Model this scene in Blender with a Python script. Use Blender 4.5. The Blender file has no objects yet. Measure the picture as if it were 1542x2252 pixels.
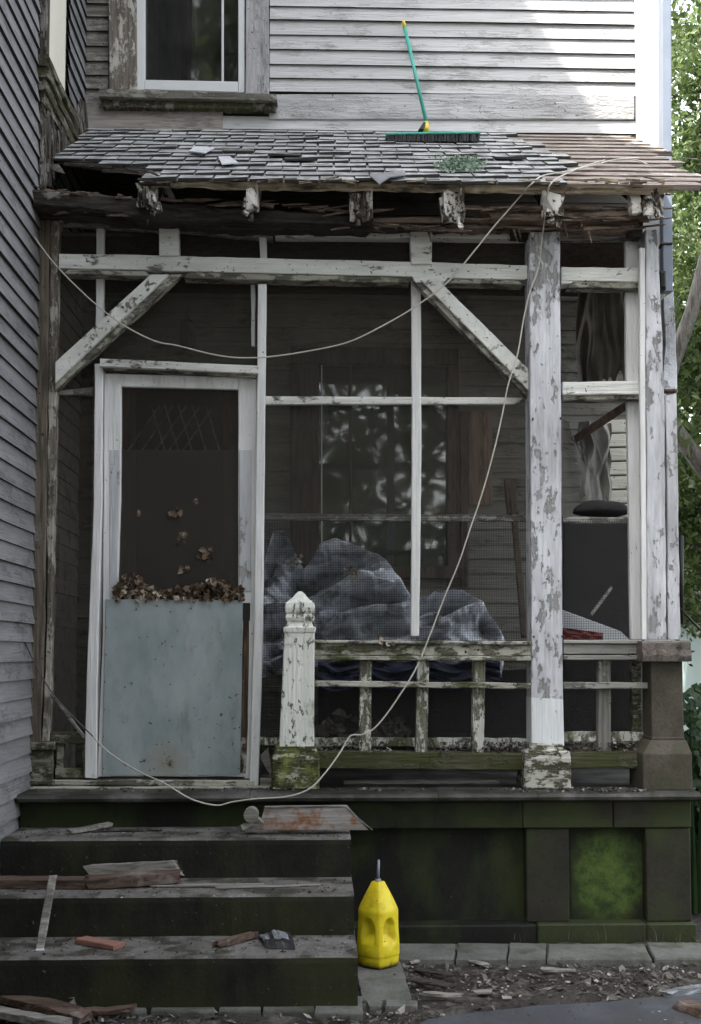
import bpy, bmesh, math, random
from mathutils import Vector, Matrix, noise
random.seed(7)
S = bpy.context.scene
C = bpy.data.collections.new('place'); S.collection.children.link(C)
# ------------------------------------------------------------------ camera
F = 2550.0; YAW = math.atan(71/F); PIT = math.radians(3.4); CYS = 1279.0; CX = 771.0
CAM = Vector((0, 0, 1.5))
cf = Vector((math.sin(YAW)*math.cos(PIT), math.cos(YAW)*math.cos(PIT), math.sin(PIT)))
cr = Vector((math.cos(YAW), -math.sin(YAW), 0)); cu = cr.cross(cf)
cam = bpy.data.cameras.new('camera'); co = bpy.data.objects.new('camera', cam); C.objects.link(co)
co.location = CAM; co.rotation_euler = (math.pi/2+PIT, 0, -YAW)
cam.sensor_fit = 'VERTICAL'; cam.sensor_height = 36; cam.lens = F/2252*36
cam.shift_y = (CYS-1126)/2252; cam.clip_end = 500; cam.clip_start = .05
S.camera = co
# ------------------------------------------------------------------ light
SD = Vector((.583, .45, -1.0)).normalized()
w = bpy.data.worlds.new('World'); S.world = w; w.use_nodes = True
wn = w.node_tree.nodes; sky = wn.new('ShaderNodeTexSky'); sky.sky_type = 'NISHITA'; sky.sun_disc = False
sky.sun_elevation = math.asin(-SD.z); sky.sun_rotation = math.atan2(-SD.x, -SD.y)
sky.dust_density = 3.0; sky.air_density = 1.0; sky.ozone_density = .6
hs = wn.new('ShaderNodeHueSaturation'); hs.inputs['Saturation'].default_value = .27
w.node_tree.links.new(sky.outputs[0], hs.inputs['Color']); w.node_tree.links.new(hs.outputs[0], wn['Background'].inputs[0]); wn['Background'].inputs[1].default_value = .15
sl = bpy.data.lights.new('sun', 'SUN'); sl.energy = 2.0; sl.angle = math.radians(.6); sl.color = (1, .95, .86)
so = bpy.data.objects.new('sun', sl); C.objects.link(so); so.rotation_euler = SD.to_track_quat('-Z', 'Y').to_euler(); so.location = (-5, -5, 15)
S.view_settings.view_transform = 'Standard'; S.view_settings.look = 'None'
S.view_settings.exposure = 2.72; S.view_settings.gamma = 1
# ------------------------------------------------------------------ photo -> place
def ray(x, y): return cf + cr*((x-CX)/F) + cu*((CYS-y)/F)
def W(x, y, Y):
    d = ray(x, y); return CAM + d*((Y-CAM.y)/d.y)
def Wz(x, y, z):
    d = ray(x, y); return CAM + d*((z-CAM.z)/d.z)
def WX(x, y, X):
    d = ray(x, y); return CAM + d*((X-CAM.x)/d.x)
def proj(p):
    v = Vector(p)-CAM; f = v.dot(cf); return CX+F*v.dot(cr)/f, CYS-F*v.dot(cu)/f
XW = -1.551; YB = 7.49; YE = 6.0
ZL = W(771, 1745, 6.0).z
RZ0 = W(771, 402, YE).z; RZ1 = W(771, 290, YB).z
RS = (RZ1-RZ0)/(YB-YE); RA = math.atan(RS); RL = (YB-YE)/math.cos(RA)
RT = Vector((0, math.cos(RA), math.sin(RA))); RN = Vector((0, -math.sin(RA), math.cos(RA)))
def Wr(x, y, off=.03):
    d = ray(x, y); o = Vector((0, YE, RZ0))+RN*off; return CAM + d*((o-CAM).dot(RN)/d.dot(RN))
# ------------------------------------------------------------------ materials
class N:
    def __init__(s, name):
        s.m = bpy.data.materials.new(name); s.m.use_nodes = True; s.t = s.m.node_tree; s.b = s.t.nodes['Principled BSDF']
        s.b.inputs['Roughness'].default_value = .8; s.b.inputs['Specular IOR Level'].default_value = .3
        tc = s.t.nodes.new('ShaderNodeTexCoord'); oi = s.t.nodes.new('ShaderNodeObjectInfo')
        v = s.t.nodes.new('ShaderNodeVectorMath'); v.operation = 'SCALE'; v.inputs[0].default_value = (13, 7, 9)
        s.l(oi.outputs['Random'], v.inputs['Scale'])
        a = s.t.nodes.new('ShaderNodeVectorMath'); a.operation = 'ADD'; s.l(tc.outputs['Object'], a.inputs[0]); s.l(v.outputs[0], a.inputs[1])
        s.v = a.outputs[0]; s.obj = tc.outputs['Object']
    def l(s, a, b): s.t.links.new(a, b)
    def sc(s, k, vec=None):
        m = s.t.nodes.new('ShaderNodeVectorMath'); m.operation = 'MULTIPLY'; m.inputs[1].default_value = k if isinstance(k, tuple) else (k, k, k)
        s.l(vec or s.v, m.inputs[0]); return m.outputs[0]
    def noise(s, k, det=3, rough=.55, dist=0, vec=None):
        n = s.t.nodes.new('ShaderNodeTexNoise'); s.l(s.sc(k, vec), n.inputs['Vector']); n.inputs['Scale'].default_value = 1
        n.inputs['Detail'].default_value = det; n.inputs['Roughness'].default_value = rough; n.inputs['Distortion'].default_value = dist
        return n.outputs['Fac']
    def ramp(s, fac, stops):
        r = s.t.nodes.new('ShaderNodeValToRGB'); e = r.color_ramp.elements
        for i, (p, c) in enumerate(stops):
            if i > 1: e.new(p)
            e[i].position = p; e[i].color = (c, c, c, 1) if isinstance(c, (int, float)) else (*c, 1)
        s.l(fac, r.inputs[0]); return r.outputs[0]
    def mix(s, fac, a, b, mode='MIX'):
        m = s.t.nodes.new('ShaderNodeMix'); m.data_type = 'RGBA'; m.blend_type = mode
        for i, x in ((0, fac), (6, a), (7, b)):
            if isinstance(x, (int, float)): m.inputs[i].default_value = x if i == 0 else (x, x, x, 1)
            elif isinstance(x, tuple): m.inputs[i].default_value = (*x, 1)
            else: s.l(x, m.inputs[i])
        return m.outputs[2]
    def math(s, op, a, b=0.0):
        m = s.t.nodes.new('ShaderNodeMath'); m.operation = op
        for i, x in ((0, a), (1, b)):
            if isinstance(x, (int, float)): m.inputs[i].default_value = x
            else: s.l(x, m.inputs[i])
        return m.outputs[0]
    def island(s):
        g = s.t.nodes.new('ShaderNodeNewGeometry'); return g.outputs['Random Per Island']
    def bump(s, h, d=.004, st=.8):
        b = s.t.nodes.new('ShaderNodeBump'); b.inputs['Distance'].default_value = d; b.inputs['Strength'].default_value = st
        s.l(h, b.inputs['Height']); s.l(b.outputs[0], s.b.inputs['Normal'])
    def col(s, c):
        if isinstance(c, tuple): s.b.inputs['Base Color'].default_value = (*c, 1)
        else: s.l(c, s.b.inputs['Base Color'])
    def rough(s, r):
        if isinstance(r, (int, float)): s.b.inputs['Roughness'].default_value = r
        else: s.l(r, s.b.inputs['Roughness'])
def grv(axis, a=70, b=4):
    return {'X': (b, a, a), 'Y': (a, b, a), 'Z': (a, a, b), 'N': (a*.4, a*.4, a*.4)}[axis]
def peel(name, paint, wood, wood2, amt, axis='Z', chip=16, moss=None, mossamt=.6, dirt=.6, spots=.66, sharp=.02, bd=.010):
    n = N(name)
    grain = n.noise(grv(axis), 1, .6)
    chipn = n.noise(grv(axis, chip, chip*.42), 6, .68); big = n.noise(2.2, 2)
    fine = n.noise(grv(axis, chip*3.2, chip*1.5), 4, .7)
    m = n.math('ADD', n.math('MULTIPLY', chipn, .60), n.math('ADD', n.math('MULTIPLY', big, .17), n.math('MULTIPLY', fine, .23)))
    mask = n.ramp(m, [(max(0, amt-sharp), 1), (amt+sharp, 0)])       # 1 = bare wood
    wc = n.mix(n.ramp(grain, [(.38, 0), (.62, 1)]), wood, wood2)
    st = n.noise(grv(axis, 9, 1.6), 4, .7)
    pc = n.mix(n.ramp(st, [(.36, dirt), (.62, 0)]), paint, tuple(c*.42+w_*.2 for c, w_ in zip(paint, wood)))
    c = n.mix(mask, pc, wc)
    sp = n.ramp(n.noise(46, 3, .6), [(spots, 0), (spots+.03, 1)])
    c = n.mix(sp, c, tuple(x*.18 for x in wood))
    if moss:
        mm = n.math('MULTIPLY', n.ramp(n.noise(5.5, 5, .7), [(mossamt-.08, 0), (mossamt+.05, 1)]), .85)
        c = n.mix(mm, c, moss)
    n.col(c)
    h = n.math('ADD', n.math('MULTIPLY', mask, -.5), n.math('MULTIPLY', grain, .5))
    n.bump(h, bd, 1.0); n.rough(n.mix(mask, .65, .95)); n.b.inputs['Specular IOR Level'].default_value = .2; return n.m
def woodm(name, c1, c2, axis='X', dark=.3, big=None, bigc=None):
    n = N(name); g = n.noise(grv(axis, 60, 3), 5, .6)
    c = n.mix(n.ramp(g, [(.35, 0), (.65, 1)]), c1, c2)
    d = n.ramp(n.noise(grv(axis, 20, 4), 5, .7), [(.38, 1), (.5, 0)]); c = n.mix(n.math('MULTIPLY', d, .85), c, tuple(x*dark for x in c1))
    if bigc: c = n.mix(n.ramp(n.noise(3.5, 4, .7), [(big, 0), (big+.08, 1)]), c, bigc)
    n.col(c); n.bump(g, .006, .9); n.rough(.85); return n.m
def plain(name, c, r=.7, var=.25, sc=8, metal=0, sp=.3):
    n = N(name); k = n.noise(sc, 5, .6); n.col(n.mix(n.ramp(k, [(.3, 0), (.7, 1)]), tuple(x*(1-var) for x in c), tuple(min(1, x*(1+var)) for x in c)))
    n.rough(r); n.b.inputs['Metallic'].default_value = metal; n.b.inputs['Specular IOR Level'].default_value = sp; n.bump(k, .003, .4); return n.m
def stone(name, c1, c2, green=None, gl=.5, gs=3.0, blur=.12, rough=.85, bumpd=.006, streak=True, pale=None):
    n = N(name); a = n.noise(5, 6, .65); f = n.noise(60, 4, .6)
    c = n.mix(n.ramp(a, [(.32, 0), (.68, 1)]), c1, c2); c = n.mix(n.ramp(f, [(.3, .45), (.55, 0)]), c, tuple(x*.4 for x in c1))
    if green:
        g = n.noise((gs, gs, gs*.5) if streak else gs, 6, .62); c = n.mix(n.ramp(g, [(gl-blur, 0), (gl+blur, 1)]), c, green)
    if pale:
        sp = n.ramp(n.noise(30, 5, .7), [(.66, 0), (.69, 1)]); c = n.mix(sp, c, pale)
    n.col(c); n.bump(n.math('ADD', a, n.math('MULTIPLY', f, .4)), bumpd, .9); n.rough(rough); return n.m
MT = {}
WH = (.60, .61, .59); GW = (.235, .23, .22); GW2 = (.12, .115, .108)
MT['clap'] = peel('clapboard_paint', (.50, .497, .50), (.36, .355, .35), (.26, .255, .25), .41, 'X', 9, dirt=.28, spots=.7, sharp=.06)
MT['clapin'] = peel('clapboard_old_paint_shaded', (.20, .19, .165), (.12, .112, .098), (.07, .065, .055), .44, 'X', 9, dirt=.5, spots=.7, sharp=.05)  # old paint, darkened further to carry the porch interior's shade
MT['clapdark'] = peel('clapboard_bare', (.32, .31, .28), (.17, .155, .135), (.10, .09, .08), .54, 'X', 9, dirt=.7, spots=.66, sharp=.05)
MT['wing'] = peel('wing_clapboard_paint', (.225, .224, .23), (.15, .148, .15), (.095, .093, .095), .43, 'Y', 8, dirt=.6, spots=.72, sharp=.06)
MT['corner'] = plain('corner_paint', (.50, .50, .49), .6, .10, 3)
MT['siding2'] = peel('sidelit_siding', (.66, .64, .56), (.35, .32, .27), (.2, .18, .15), .42, 'X', 10, dirt=.4)  # paler copy of the rear siding, side light put into the colour
MT['flatboard'] = peel('flat_board_worn', (.47, .467, .47), (.36, .355, .35), (.26, .26, .26), .46, 'X', 9, dirt=.5, sharp=.06)
MT['barepine'] = woodm('bare_pine', (.27, .245, .225), (.37, .34, .31), 'X', .6)
MT['sash'] = plain('sash_paint', (.60, .61, .62), .5, .06, 4)
MT['casing'] = peel('casing_peeled', (.50, .48, .43), (.20, .175, .15), (.115, .10, .085), .54, 'Z', 12, dirt=.5)
MT['casing2'] = peel('casing_worn', (.40, .39, .40), (.27, .265, .26), (.19, .185, .18), .47, 'Z', 10, dirt=.5, sharp=.06)
MT['sill'] = peel('sill_mossy', (.30, .29, .25), (.15, .14, .12), (.09, .085, .07), .50, 'X', 12, moss=(.07, .075, .045), mossamt=.66)
MT['post'] = peel('post_paint', (.60, .61, .64), (.30, .295, .29), (.20, .20, .195), .46, 'Z', 16, dirt=.9, spots=.70, sharp=.012)
MT['postw'] = peel('post_fresh_paint', (.68, .70, .71), (.34, .35, .35), (.25, .25, .25), .38, 'Z', 18, dirt=.3, spots=.73)
MT['postL'] = peel('left_post_bare', (.25, .235, .215), (.145, .12, .095), (.075, .063, .052), .60, 'Z', 12, dirt=.8, moss=(.07, .075, .05), mossamt=.66)
MT['stripL'] = peel('left_strip_peeling', (.44, .42, .36), (.17, .145, .12), (.09, .08, .065), .52, 'Z', 14, dirt=.7)
MT['beam'] = peel('beam_paint', (.68, .68, .645), (.20, .18, .155), (.10, .09, .075), .425, 'X', 15, dirt=.45, spots=.655)
MT['brace'] = peel('brace_paint', (.66, .66, .62), (.20, .18, .155), (.10, .09, .075), .425, 'N', 30, dirt=.5, spots=.65)
MT['frame'] = peel('frame_paint', (.70, .70, .69), (.28, .27, .25), (.2, .19, .18), .37, 'Z', 14, dirt=.35, spots=.71)
MT['framex'] = peel('rail_paint', (.67, .67, .63), (.20, .18, .15), (.10, .09, .08), .42, 'X', 22, dirt=.5, spots=.64)
MT['dullframe'] = peel('inner_rail_grey', (.32, .315, .29), (.16, .155, .14), (.1, .095, .09), .5, 'X', 20, dirt=.6)
MT['rot'] = woodm('rotten_beam', (.018, .0145, .012), (.062, .052, .044), 'X', .35, .62, (.21, .195, .18))
MT['rotbrown'] = woodm('rotten_brown', (.085, .06, .046), (.26, .20, .165), 'X', .2)
MT['rafter'] = peel('rafter_tail_old', (.52, .50, .46), (.10, .085, .07), (.018, .014, .011), .50, 'Z', 11, dirt=.5, spots=.62, bd=.003)
MT['deck'] = woodm('roof_boards', (.14, .115, .10), (.38, .325, .29), 'X', .4, .60, (.50, .46, .43))
MT['deckdark'] = woodm('roof_boards_under', (.035, .03, .026), (.07, .06, .05), 'X', .5)
MT['eave'] = woodm('eave_board', (.09, .07, .052), (.36, .30, .20), 'X', .15)
n = N('asphalt_shingle'); r_ = n.island(); c = n.ramp(r_, [(0, (.33, .335, .34)), (.5, (.42, .425, .42)), (1, (.50, .505, .495))])
c = n.mix(n.ramp(n.noise(9, 5, .7), [(.42, .8), (.55, 0)]), c, (.15, .15, .145)); c = n.mix(n.ramp(n.noise(160, 2), [(.35, .5), (.6, 0)]), c, (.12, .12, .12))
n.col(c); n.bump(n.noise(160, 2), .002, .6); n.rough(.9); MT['shingle'] = n.m
MT['railw'] = peel('rail_mossy_paint', (.44, .43, .37), (.145, .135, .10), (.07, .068, .045), .475, 'X', 20, moss=(.06, .068, .018), mossamt=.56, dirt=.7, spots=.63)
MT['railg'] = peel('rail_grey', (.29, .285, .26), (.16, .155, .14), (.09, .088, .08), .44, 'X', 18, dirt=.8, spots=.68)
MT['bal'] = peel('baluster_mossy', (.60, .60, .54), (.16, .16, .12), (.09, .09, .065), .50, 'Z', 22, moss=(.075, .085, .028), mossamt=.60, dirt=.6, spots=.66)
MT['balg'] = peel('baluster_grey', (.40, .40, .38), (.18, .175, .16), (.10, .10, .09), .56, 'Z', 22, dirt=.6, spots=.68)
MT['brail'] = peel('bottom_rail_mossy', (.15, .145, .115), (.085, .08, .05), (.05, .048, .03), .54, 'X', 16, moss=(.045, .052, .018), mossamt=.5, dirt=.8, spots=.7)
MT['newel'] = peel('newel_paint', (.70, .71, .65), (.22, .22, .18), (.12, .12, .09), .445, 'Z', 26, moss=(.18, .20, .10), mossamt=.66, dirt=.3, spots=.68, sharp=.012)
MT['newelbase'] = peel('newel_base_lichen', (.40, .40, .30), (.06, .065, .028), (.03, .034, .014), .535, 'X', 20, moss=(.22, .25, .07), mossamt=.63, dirt=.8, spots=.6)
MT['postbase'] = peel('post_base_flaked', (.52, .51, .45), (.10, .095, .06), (.045, .043, .028), .49, 'X', 22, moss=(.05, .055, .02), mossamt=.62, dirt=.4, spots=.64)
MT['leftbase'] = peel('left_base_flaked', (.24, .235, .19), (.085, .08, .055), (.04, .038, .026), .50, 'X', 20, moss=(.04, .045, .018), mossamt=.56, dirt=.7)
MT['sillw'] = peel('threshold_paint', (.40, .39, .33), (.15, .14, .12), (.07, .065, .055), .485, 'X', 14, moss=(.07, .075, .04), mossamt=.6, dirt=.6)
MT['ledge'] = stone('ledge_stone', (.035, .033, .03), (.12, .115, .108), (.02, .02, .014), .5, 4, .1, rough=.6)
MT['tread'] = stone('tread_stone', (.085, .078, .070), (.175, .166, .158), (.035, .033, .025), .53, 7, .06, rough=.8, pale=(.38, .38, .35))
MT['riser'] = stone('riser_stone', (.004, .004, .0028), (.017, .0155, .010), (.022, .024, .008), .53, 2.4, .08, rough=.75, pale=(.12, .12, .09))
MT['basedark'] = stone('base_stone_dark', (.003, .003, .0025), (.011, .010, .0075), (.020, .028, .007), .50, 2.2, .06, rough=.75, pale=(.05, .05, .04))
MT['basebrown'] = stone('base_stone_brown', (.013, .012, .008), (.030, .027, .019), (.026, .036, .010), .50, 2.5, .08, rough=.7)
n = N('base_stone_green'); pc_ = W(1335, 1925, 6.13); ds = n.t.nodes.new('ShaderNodeVectorMath'); ds.operation = 'DISTANCE'
n.l(n.sc((1.0, 0, .9), n.obj), ds.inputs[0]); ds.inputs[1].default_value = (pc_.x, 0, pc_.z*.9)
dd_ = n.math('ADD', ds.outputs['Value'], n.math('MULTIPLY', n.noise((7, 7, 4), 6, .65), .22))
c = n.mix(n.ramp(n.noise(9, 7, .75), [(.38, 0), (.62, 1)]), (.020, .036, .008), (.075, .115, .024)); c = n.mix(n.ramp(dd_, [(.25, 0), (.35, 1)]), c, (.011, .014, .006))
n.col(c); n.rough(.85); n.bump(n.noise(50, 4, .6), .004, .9); MT['basegreen'] = n.m
MT['pier'] = stone('pier_stone', (.05, .043, .032), (.085, .074, .056), (.038, .042, .02), .62, 3.5, .08)
MT['cap'] = stone('cap_stone', (.085, .072, .062), (.18, .155, .14), (.04, .035, .03), .58, 12, .05, streak=False, bumpd=.02)
MT['paver'] = stone('paver_stone', (.085, .086, .078), (.15, .148, .138), (.05, .055, .035), .6, 6, .08)
MT['dirt'] = stone('dirt', (.014, .011, .009), (.045, .038, .033), (.09, .08, .07), .56, 7, .06, streak=False, bumpd=.02)
MT['asphalt'] = stone('asphalt', (.05, .052, .060), (.085, .088, .10), (.05, .05, .05), .6, 3, .1, rough=.45, streak=False, bumpd=.003)
MT['panel'] = None
n = N('galvanised_panel'); c = n.mix(n.ramp(n.noise((4, 4, 2), 5, .65), [(.35, 0), (.65, 1)]), (.20, .245, .245), (.31, .345, .35))
c = n.mix(n.ramp(n.noise((12, 12, 4), 5, .7), [(.56, 0), (.7, .6)]), c, (.17, .18, .17))
c = n.mix(n.ramp(n.noise(28, 3, .6), [(.68, 0), (.72, 1)]), c, (.07, .06, .05))
# a rust patch near the foot of the sheet
ds = n.t.nodes.new('ShaderNodeVectorMath'); ds.operation = 'DISTANCE'; n.l(n.obj, ds.inputs[0]); pr = W(368, 1678, 6.3); ds.inputs[1].default_value = pr
rr = n.math('ADD', ds.outputs['Value'], n.math('MULTIPLY', n.noise(26, 4, .7), .10))
c = n.mix(n.ramp(rr, [(.09, .55), (.20, 0)]), c, (.24, .21, .15)); c = n.mix(n.ramp(rr, [(.062, 1), (.085, 0)]), c, (.05, .025, .012))
n.col(c); n.rough(.55); n.bump(n.noise(3, 3), .01, .4); MT['panel'] = n.m
MT['rust'] = woodm('rusty_metal', (.03, .02, .014), (.12, .075, .05), 'Z', .3, .55, (.35, .33, .29))
MT['black'] = plain('black_rubber', (.012, .012, .013), .5)
MT['room'] = plain('room_dark', (.012, .011, .010), .9)
MT['gap'] = plain('dirt_shade_underside', (.05, .047, .043), .95)  # clapboard undersides: dirt plus the shade below each lap, both in the colour
MT['shbutt'] = plain('shingle_edge', (.06, .06, .06), .95)
MT['brownwood'] = woodm('brown_trim', (.05, .036, .028), (.095, .068, .052), 'Z', .5)
MT['orangewood'] = woodm('stripped_pine', (.16, .105, .075), (.24, .16, .12), 'Z', .6)
MT['blind'] = plain('cream_blind', (.66, .63, .54), .7, .05, 3)
MT['mouldy'] = peel('mouldy_sill', (.22, .21, .17), (.085, .075, .055), (.035, .03, .022), .52, 'Y', 14, moss=(.06, .065, .025), mossamt=.56, dirt=.8)
MT['flash'] = peel('mouldy_flashing', (.21, .195, .175), (.07, .06, .05), (.03, .026, .022), .53, 'Z', 12, dirt=.9)
MT['cord'] = plain('cord', (.46, .43, .38), .6, .1)
MT['cordd'] = plain('cord_dark', (.07, .07, .07), .6, .1)
MT['pipe'] = plain('downspout_shaded_paint', (.19, .22, .27), .45, .10, 5)  # blue-grey darkened to carry the shade on the upper downspout
MT['pipew'] = peel('downspout_worn', (.52, .53, .55), (.32, .31, .30), (.22, .21, .2), .43, 'Z', 9, dirt=.5, spots=.72)
def glassm(name, refl, tint):
    n = N(name); g = n.t.nodes.new('ShaderNodeBsdfGlossy'); g.inputs['Roughness'].default_value = .03; g.inputs['Color'].default_value = (1, 1, 1, 1)
    t = n.t.nodes.new('ShaderNodeBsdfTransparent'); t.inputs['Color'].default_value = (*tint, 1)
    lw = n.t.nodes.new('ShaderNodeFresnel'); lw.inputs['IOR'].default_value = refl
    b = n.t.nodes.new('ShaderNodeBump'); b.inputs['Distance'].default_value = .02; b.inputs['Strength'].default_value = .15; n.l(n.noise(2.0, 1), b.inputs['Height']); n.l(b.outputs[0], g.inputs['Normal'])
    mx = n.t.nodes.new('ShaderNodeMixShader'); n.l(lw.outputs[0], mx.inputs[0]); n.l(t.outputs[0], mx.inputs[1]); n.l(g.outputs[0], mx.inputs[2])
    d = n.t.nodes.new('ShaderNodeBsdfDiffuse'); d.inputs['Color'].default_value = (.22, .22, .20, 1); m2 = n.t.nodes.new('ShaderNodeMixShader'); n.l(n.ramp(n.noise(5, 5, .7), [(.3, .02), (.7, .14)]), m2.inputs[0]); n.l(mx.outputs[0], m2.inputs[1]); n.l(d.outputs[0], m2.inputs[2])
    n.l(m2.outputs[0], n.t.nodes['Material Output'].inputs['Surface']); return n.m
MT['glass'] = glassm('window_glass', 2.1, (.7, .72, .7))
MT['glassup'] = glassm('upper_window_glass', 1.5, (.6, .6, .6))
def screenm(name, dens, col, grid=None, gw=.3):
    n = N(name); d = n.t.nodes.new('ShaderNodeBsdfDiffuse'); d.inputs['Color'].default_value = (*col, 1)
    t = n.t.nodes.new('ShaderNodeBsdfTransparent'); mx = n.t.nodes.new('ShaderNodeMixShader')
    f = n.ramp(n.noise(3, 5, .7), [(.3, dens*.8), (.7, dens*1.25)])
    if grid:
        sx = n.t.nodes.new('ShaderNodeSeparateXYZ'); n.l(n.sc(1.0/grid, n.obj), sx.inputs[0])
        a = n.math('LESS_THAN', n.math('FRACT', sx.outputs[0]), gw); b = n.math('LESS_THAN', n.math('FRACT', sx.outputs[2]), gw)
        f = n.math('MAXIMUM', f, n.math('MULTIPLY', n.math('MAXIMUM', a, b), .8))
    n.l(f, mx.inputs[0]); n.l(t.outputs[0], mx.inputs[1]); n.l(d.outputs[0], mx.inputs[2])
    n.l(mx.outputs[0], n.t.nodes['Material Output'].inputs['Surface']); return n.m
MT['screen'] = screenm('insect_screen', .42, (.062, .058, .05))
MT['sagscreen'] = screenm('sagging_screen', .5, (.16, .155, .145))
MT['screend'] = screenm('door_screen', .55, (.048, .042, .036))
MT['hcloth'] = screenm('hardware_cloth', .05, (.06, .06, .057), .0135, .17)
n = N('tarp'); n.col(n.mix(n.ramp(n.noise((5, 5, 14), 4, .6, .5), [(.36, 0), (.60, 1)]), (.11, .12, .135), (.62, .65, .71))); n.rough(.30); n.b.inputs['Specular IOR Level'].default_value = .6; n.bump(n.noise(22, 4, .6, .4), .006, .7); MT['tarp'] = n.m  # pale and dark streaks put highlights and fold shade into the tarp colour
MT['tarpblue'] = plain('tarp_blue', (.008, .010, .035), .5, .3)
MT['fabric'] = plain('old_fabric', (.085, .075, .062), .95, .4, 5)
MT['fabricl'] = plain('pale_fabric', (.22, .215, .195), .95, .3, 5)
MT['darkfab'] = plain('dark_panel_shade', (.016, .015, .015), .95, .3, 9)
MT['redcloth'] = plain('red_cloth', (.16, .02, .018), .9, .3, 9)
MT['whiteboard'] = plain('pale_board', (.50, .52, .54), .6, .1, 5)
n = N('dead_leaf'); n.col(n.ramp(n.island(), [(0, (.03, .018, .010)), (.45, (.09, .055, .034)), (.8, (.19, .14, .095)), (1, (.44, .39, .32))])); n.rough(.8); MT['leafd'] = n.m
n = N('litter'); n.col(n.ramp(n.island(), [(0, (.015, .012, .010)), (.5, (.05, .042, .036)), (.86, (.11, .10, .09)), (1, (.30, .28, .255))])); n.rough(.9); MT['litter'] = n.m
def leafm(name, a, b, cc):
    n = N(name); c = n.ramp(n.island(), [(0, a), (.55, b), (1, cc)]); n.col(c); n.rough(.5)
    tr = n.t.nodes.new('ShaderNodeBsdfTranslucent'); n.l(c, tr.inputs['Color']); mx = n.t.nodes.new('ShaderNodeMixShader'); mx.inputs[0].default_value = .42
    n.l(n.b.outputs[0], mx.inputs[1]); n.l(tr.outputs[0], mx.inputs[2]); n.l(mx.outputs[0], n.t.nodes['Material Output'].inputs['Surface']); return n.m
MT['leaf'] = leafm('tree_leaf', (.035, .060, .016), (.075, .115, .032), (.13, .17, .06))
MT['leafb'] = leafm('plant_leaf', (.015, .035, .012), (.03, .065, .022), (.07, .12, .05))
MT['grass'] = leafm('grass_blade', (.04, .05, .022), (.09, .095, .045), (.19, .18, .12))
MT['bark'] = woodm('bark', (.12, .11, .095), (.24, .225, .20), 'Z', .5)
n = N('moss_clump'); n.col(n.ramp(n.island(), [(0, (.10, .15, .11)), (1, (.24, .31, .24))])); n.rough(.9); MT['mossc'] = n.m
MT['teal'] = plain('teal_paint', (.06, .36, .29), .4, .12, 12)
MT['yellowp'] = plain('yellow_plastic', (.62, .48, .06), .4, .1)
n = N('jug_plastic'); c = n.mix(n.ramp(n.noise(11, 5, .7), [(.34, .8), (.52, 0)]), (.66, .54, .02), (.42, .30, .012))
sx = n.t.nodes.new('ShaderNodeSeparateXYZ'); n.l(n.obj, sx.inputs[0])
c = n.mix(n.ramp(n.math('ADD', sx.outputs[2], n.math('MULTIPLY', n.noise(30, 4, .7), .05)), [(.03, 1), (.06, 0)]), c, (.04, .03, .01))
c = n.mix(n.ramp(n.noise(60, 3), [(.70, 0), (.73, 1)]), c, (.06, .03, .01))
n.col(c); n.rough(.42); n.b.inputs['Subsurface Weight'].default_value = .15; n.b.inputs['Subsurface Scale'].default_value = .03; MT['jug'] = n.m
MT['brick'] = plain('brick_red', (.23, .115, .09), .85, .15, 20)
MT['dboard'] = woodm('old_brown_board', (.055, .035, .026), (.12, .08, .06), 'X', .4, .55, (.17, .14, .125))
MT['gboard'] = woodm('grey_board', (.13, .12, .105), (.27, .255, .23), 'X', .5)
MT['rustboard'] = woodm('rust_stained_board', (.24, .22, .20), (.32, .30, .28), 'X', .7, .52, (.20, .085, .04))
MT['greenhouse'] = plain('green_siding', (.22, .27, .255), .7, .06, 2)
MT['roofgrey'] = plain('grey_roof', (.30, .31, .33), .85, .15, 4)
MT['black2'] = plain('black_bag', (.02, .02, .022), .35, .3, 30, sp=.5)
MT['greybag'] = plain('grey_bag', (.17, .18, .19), .4, .4, 14, sp=.5)
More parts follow.
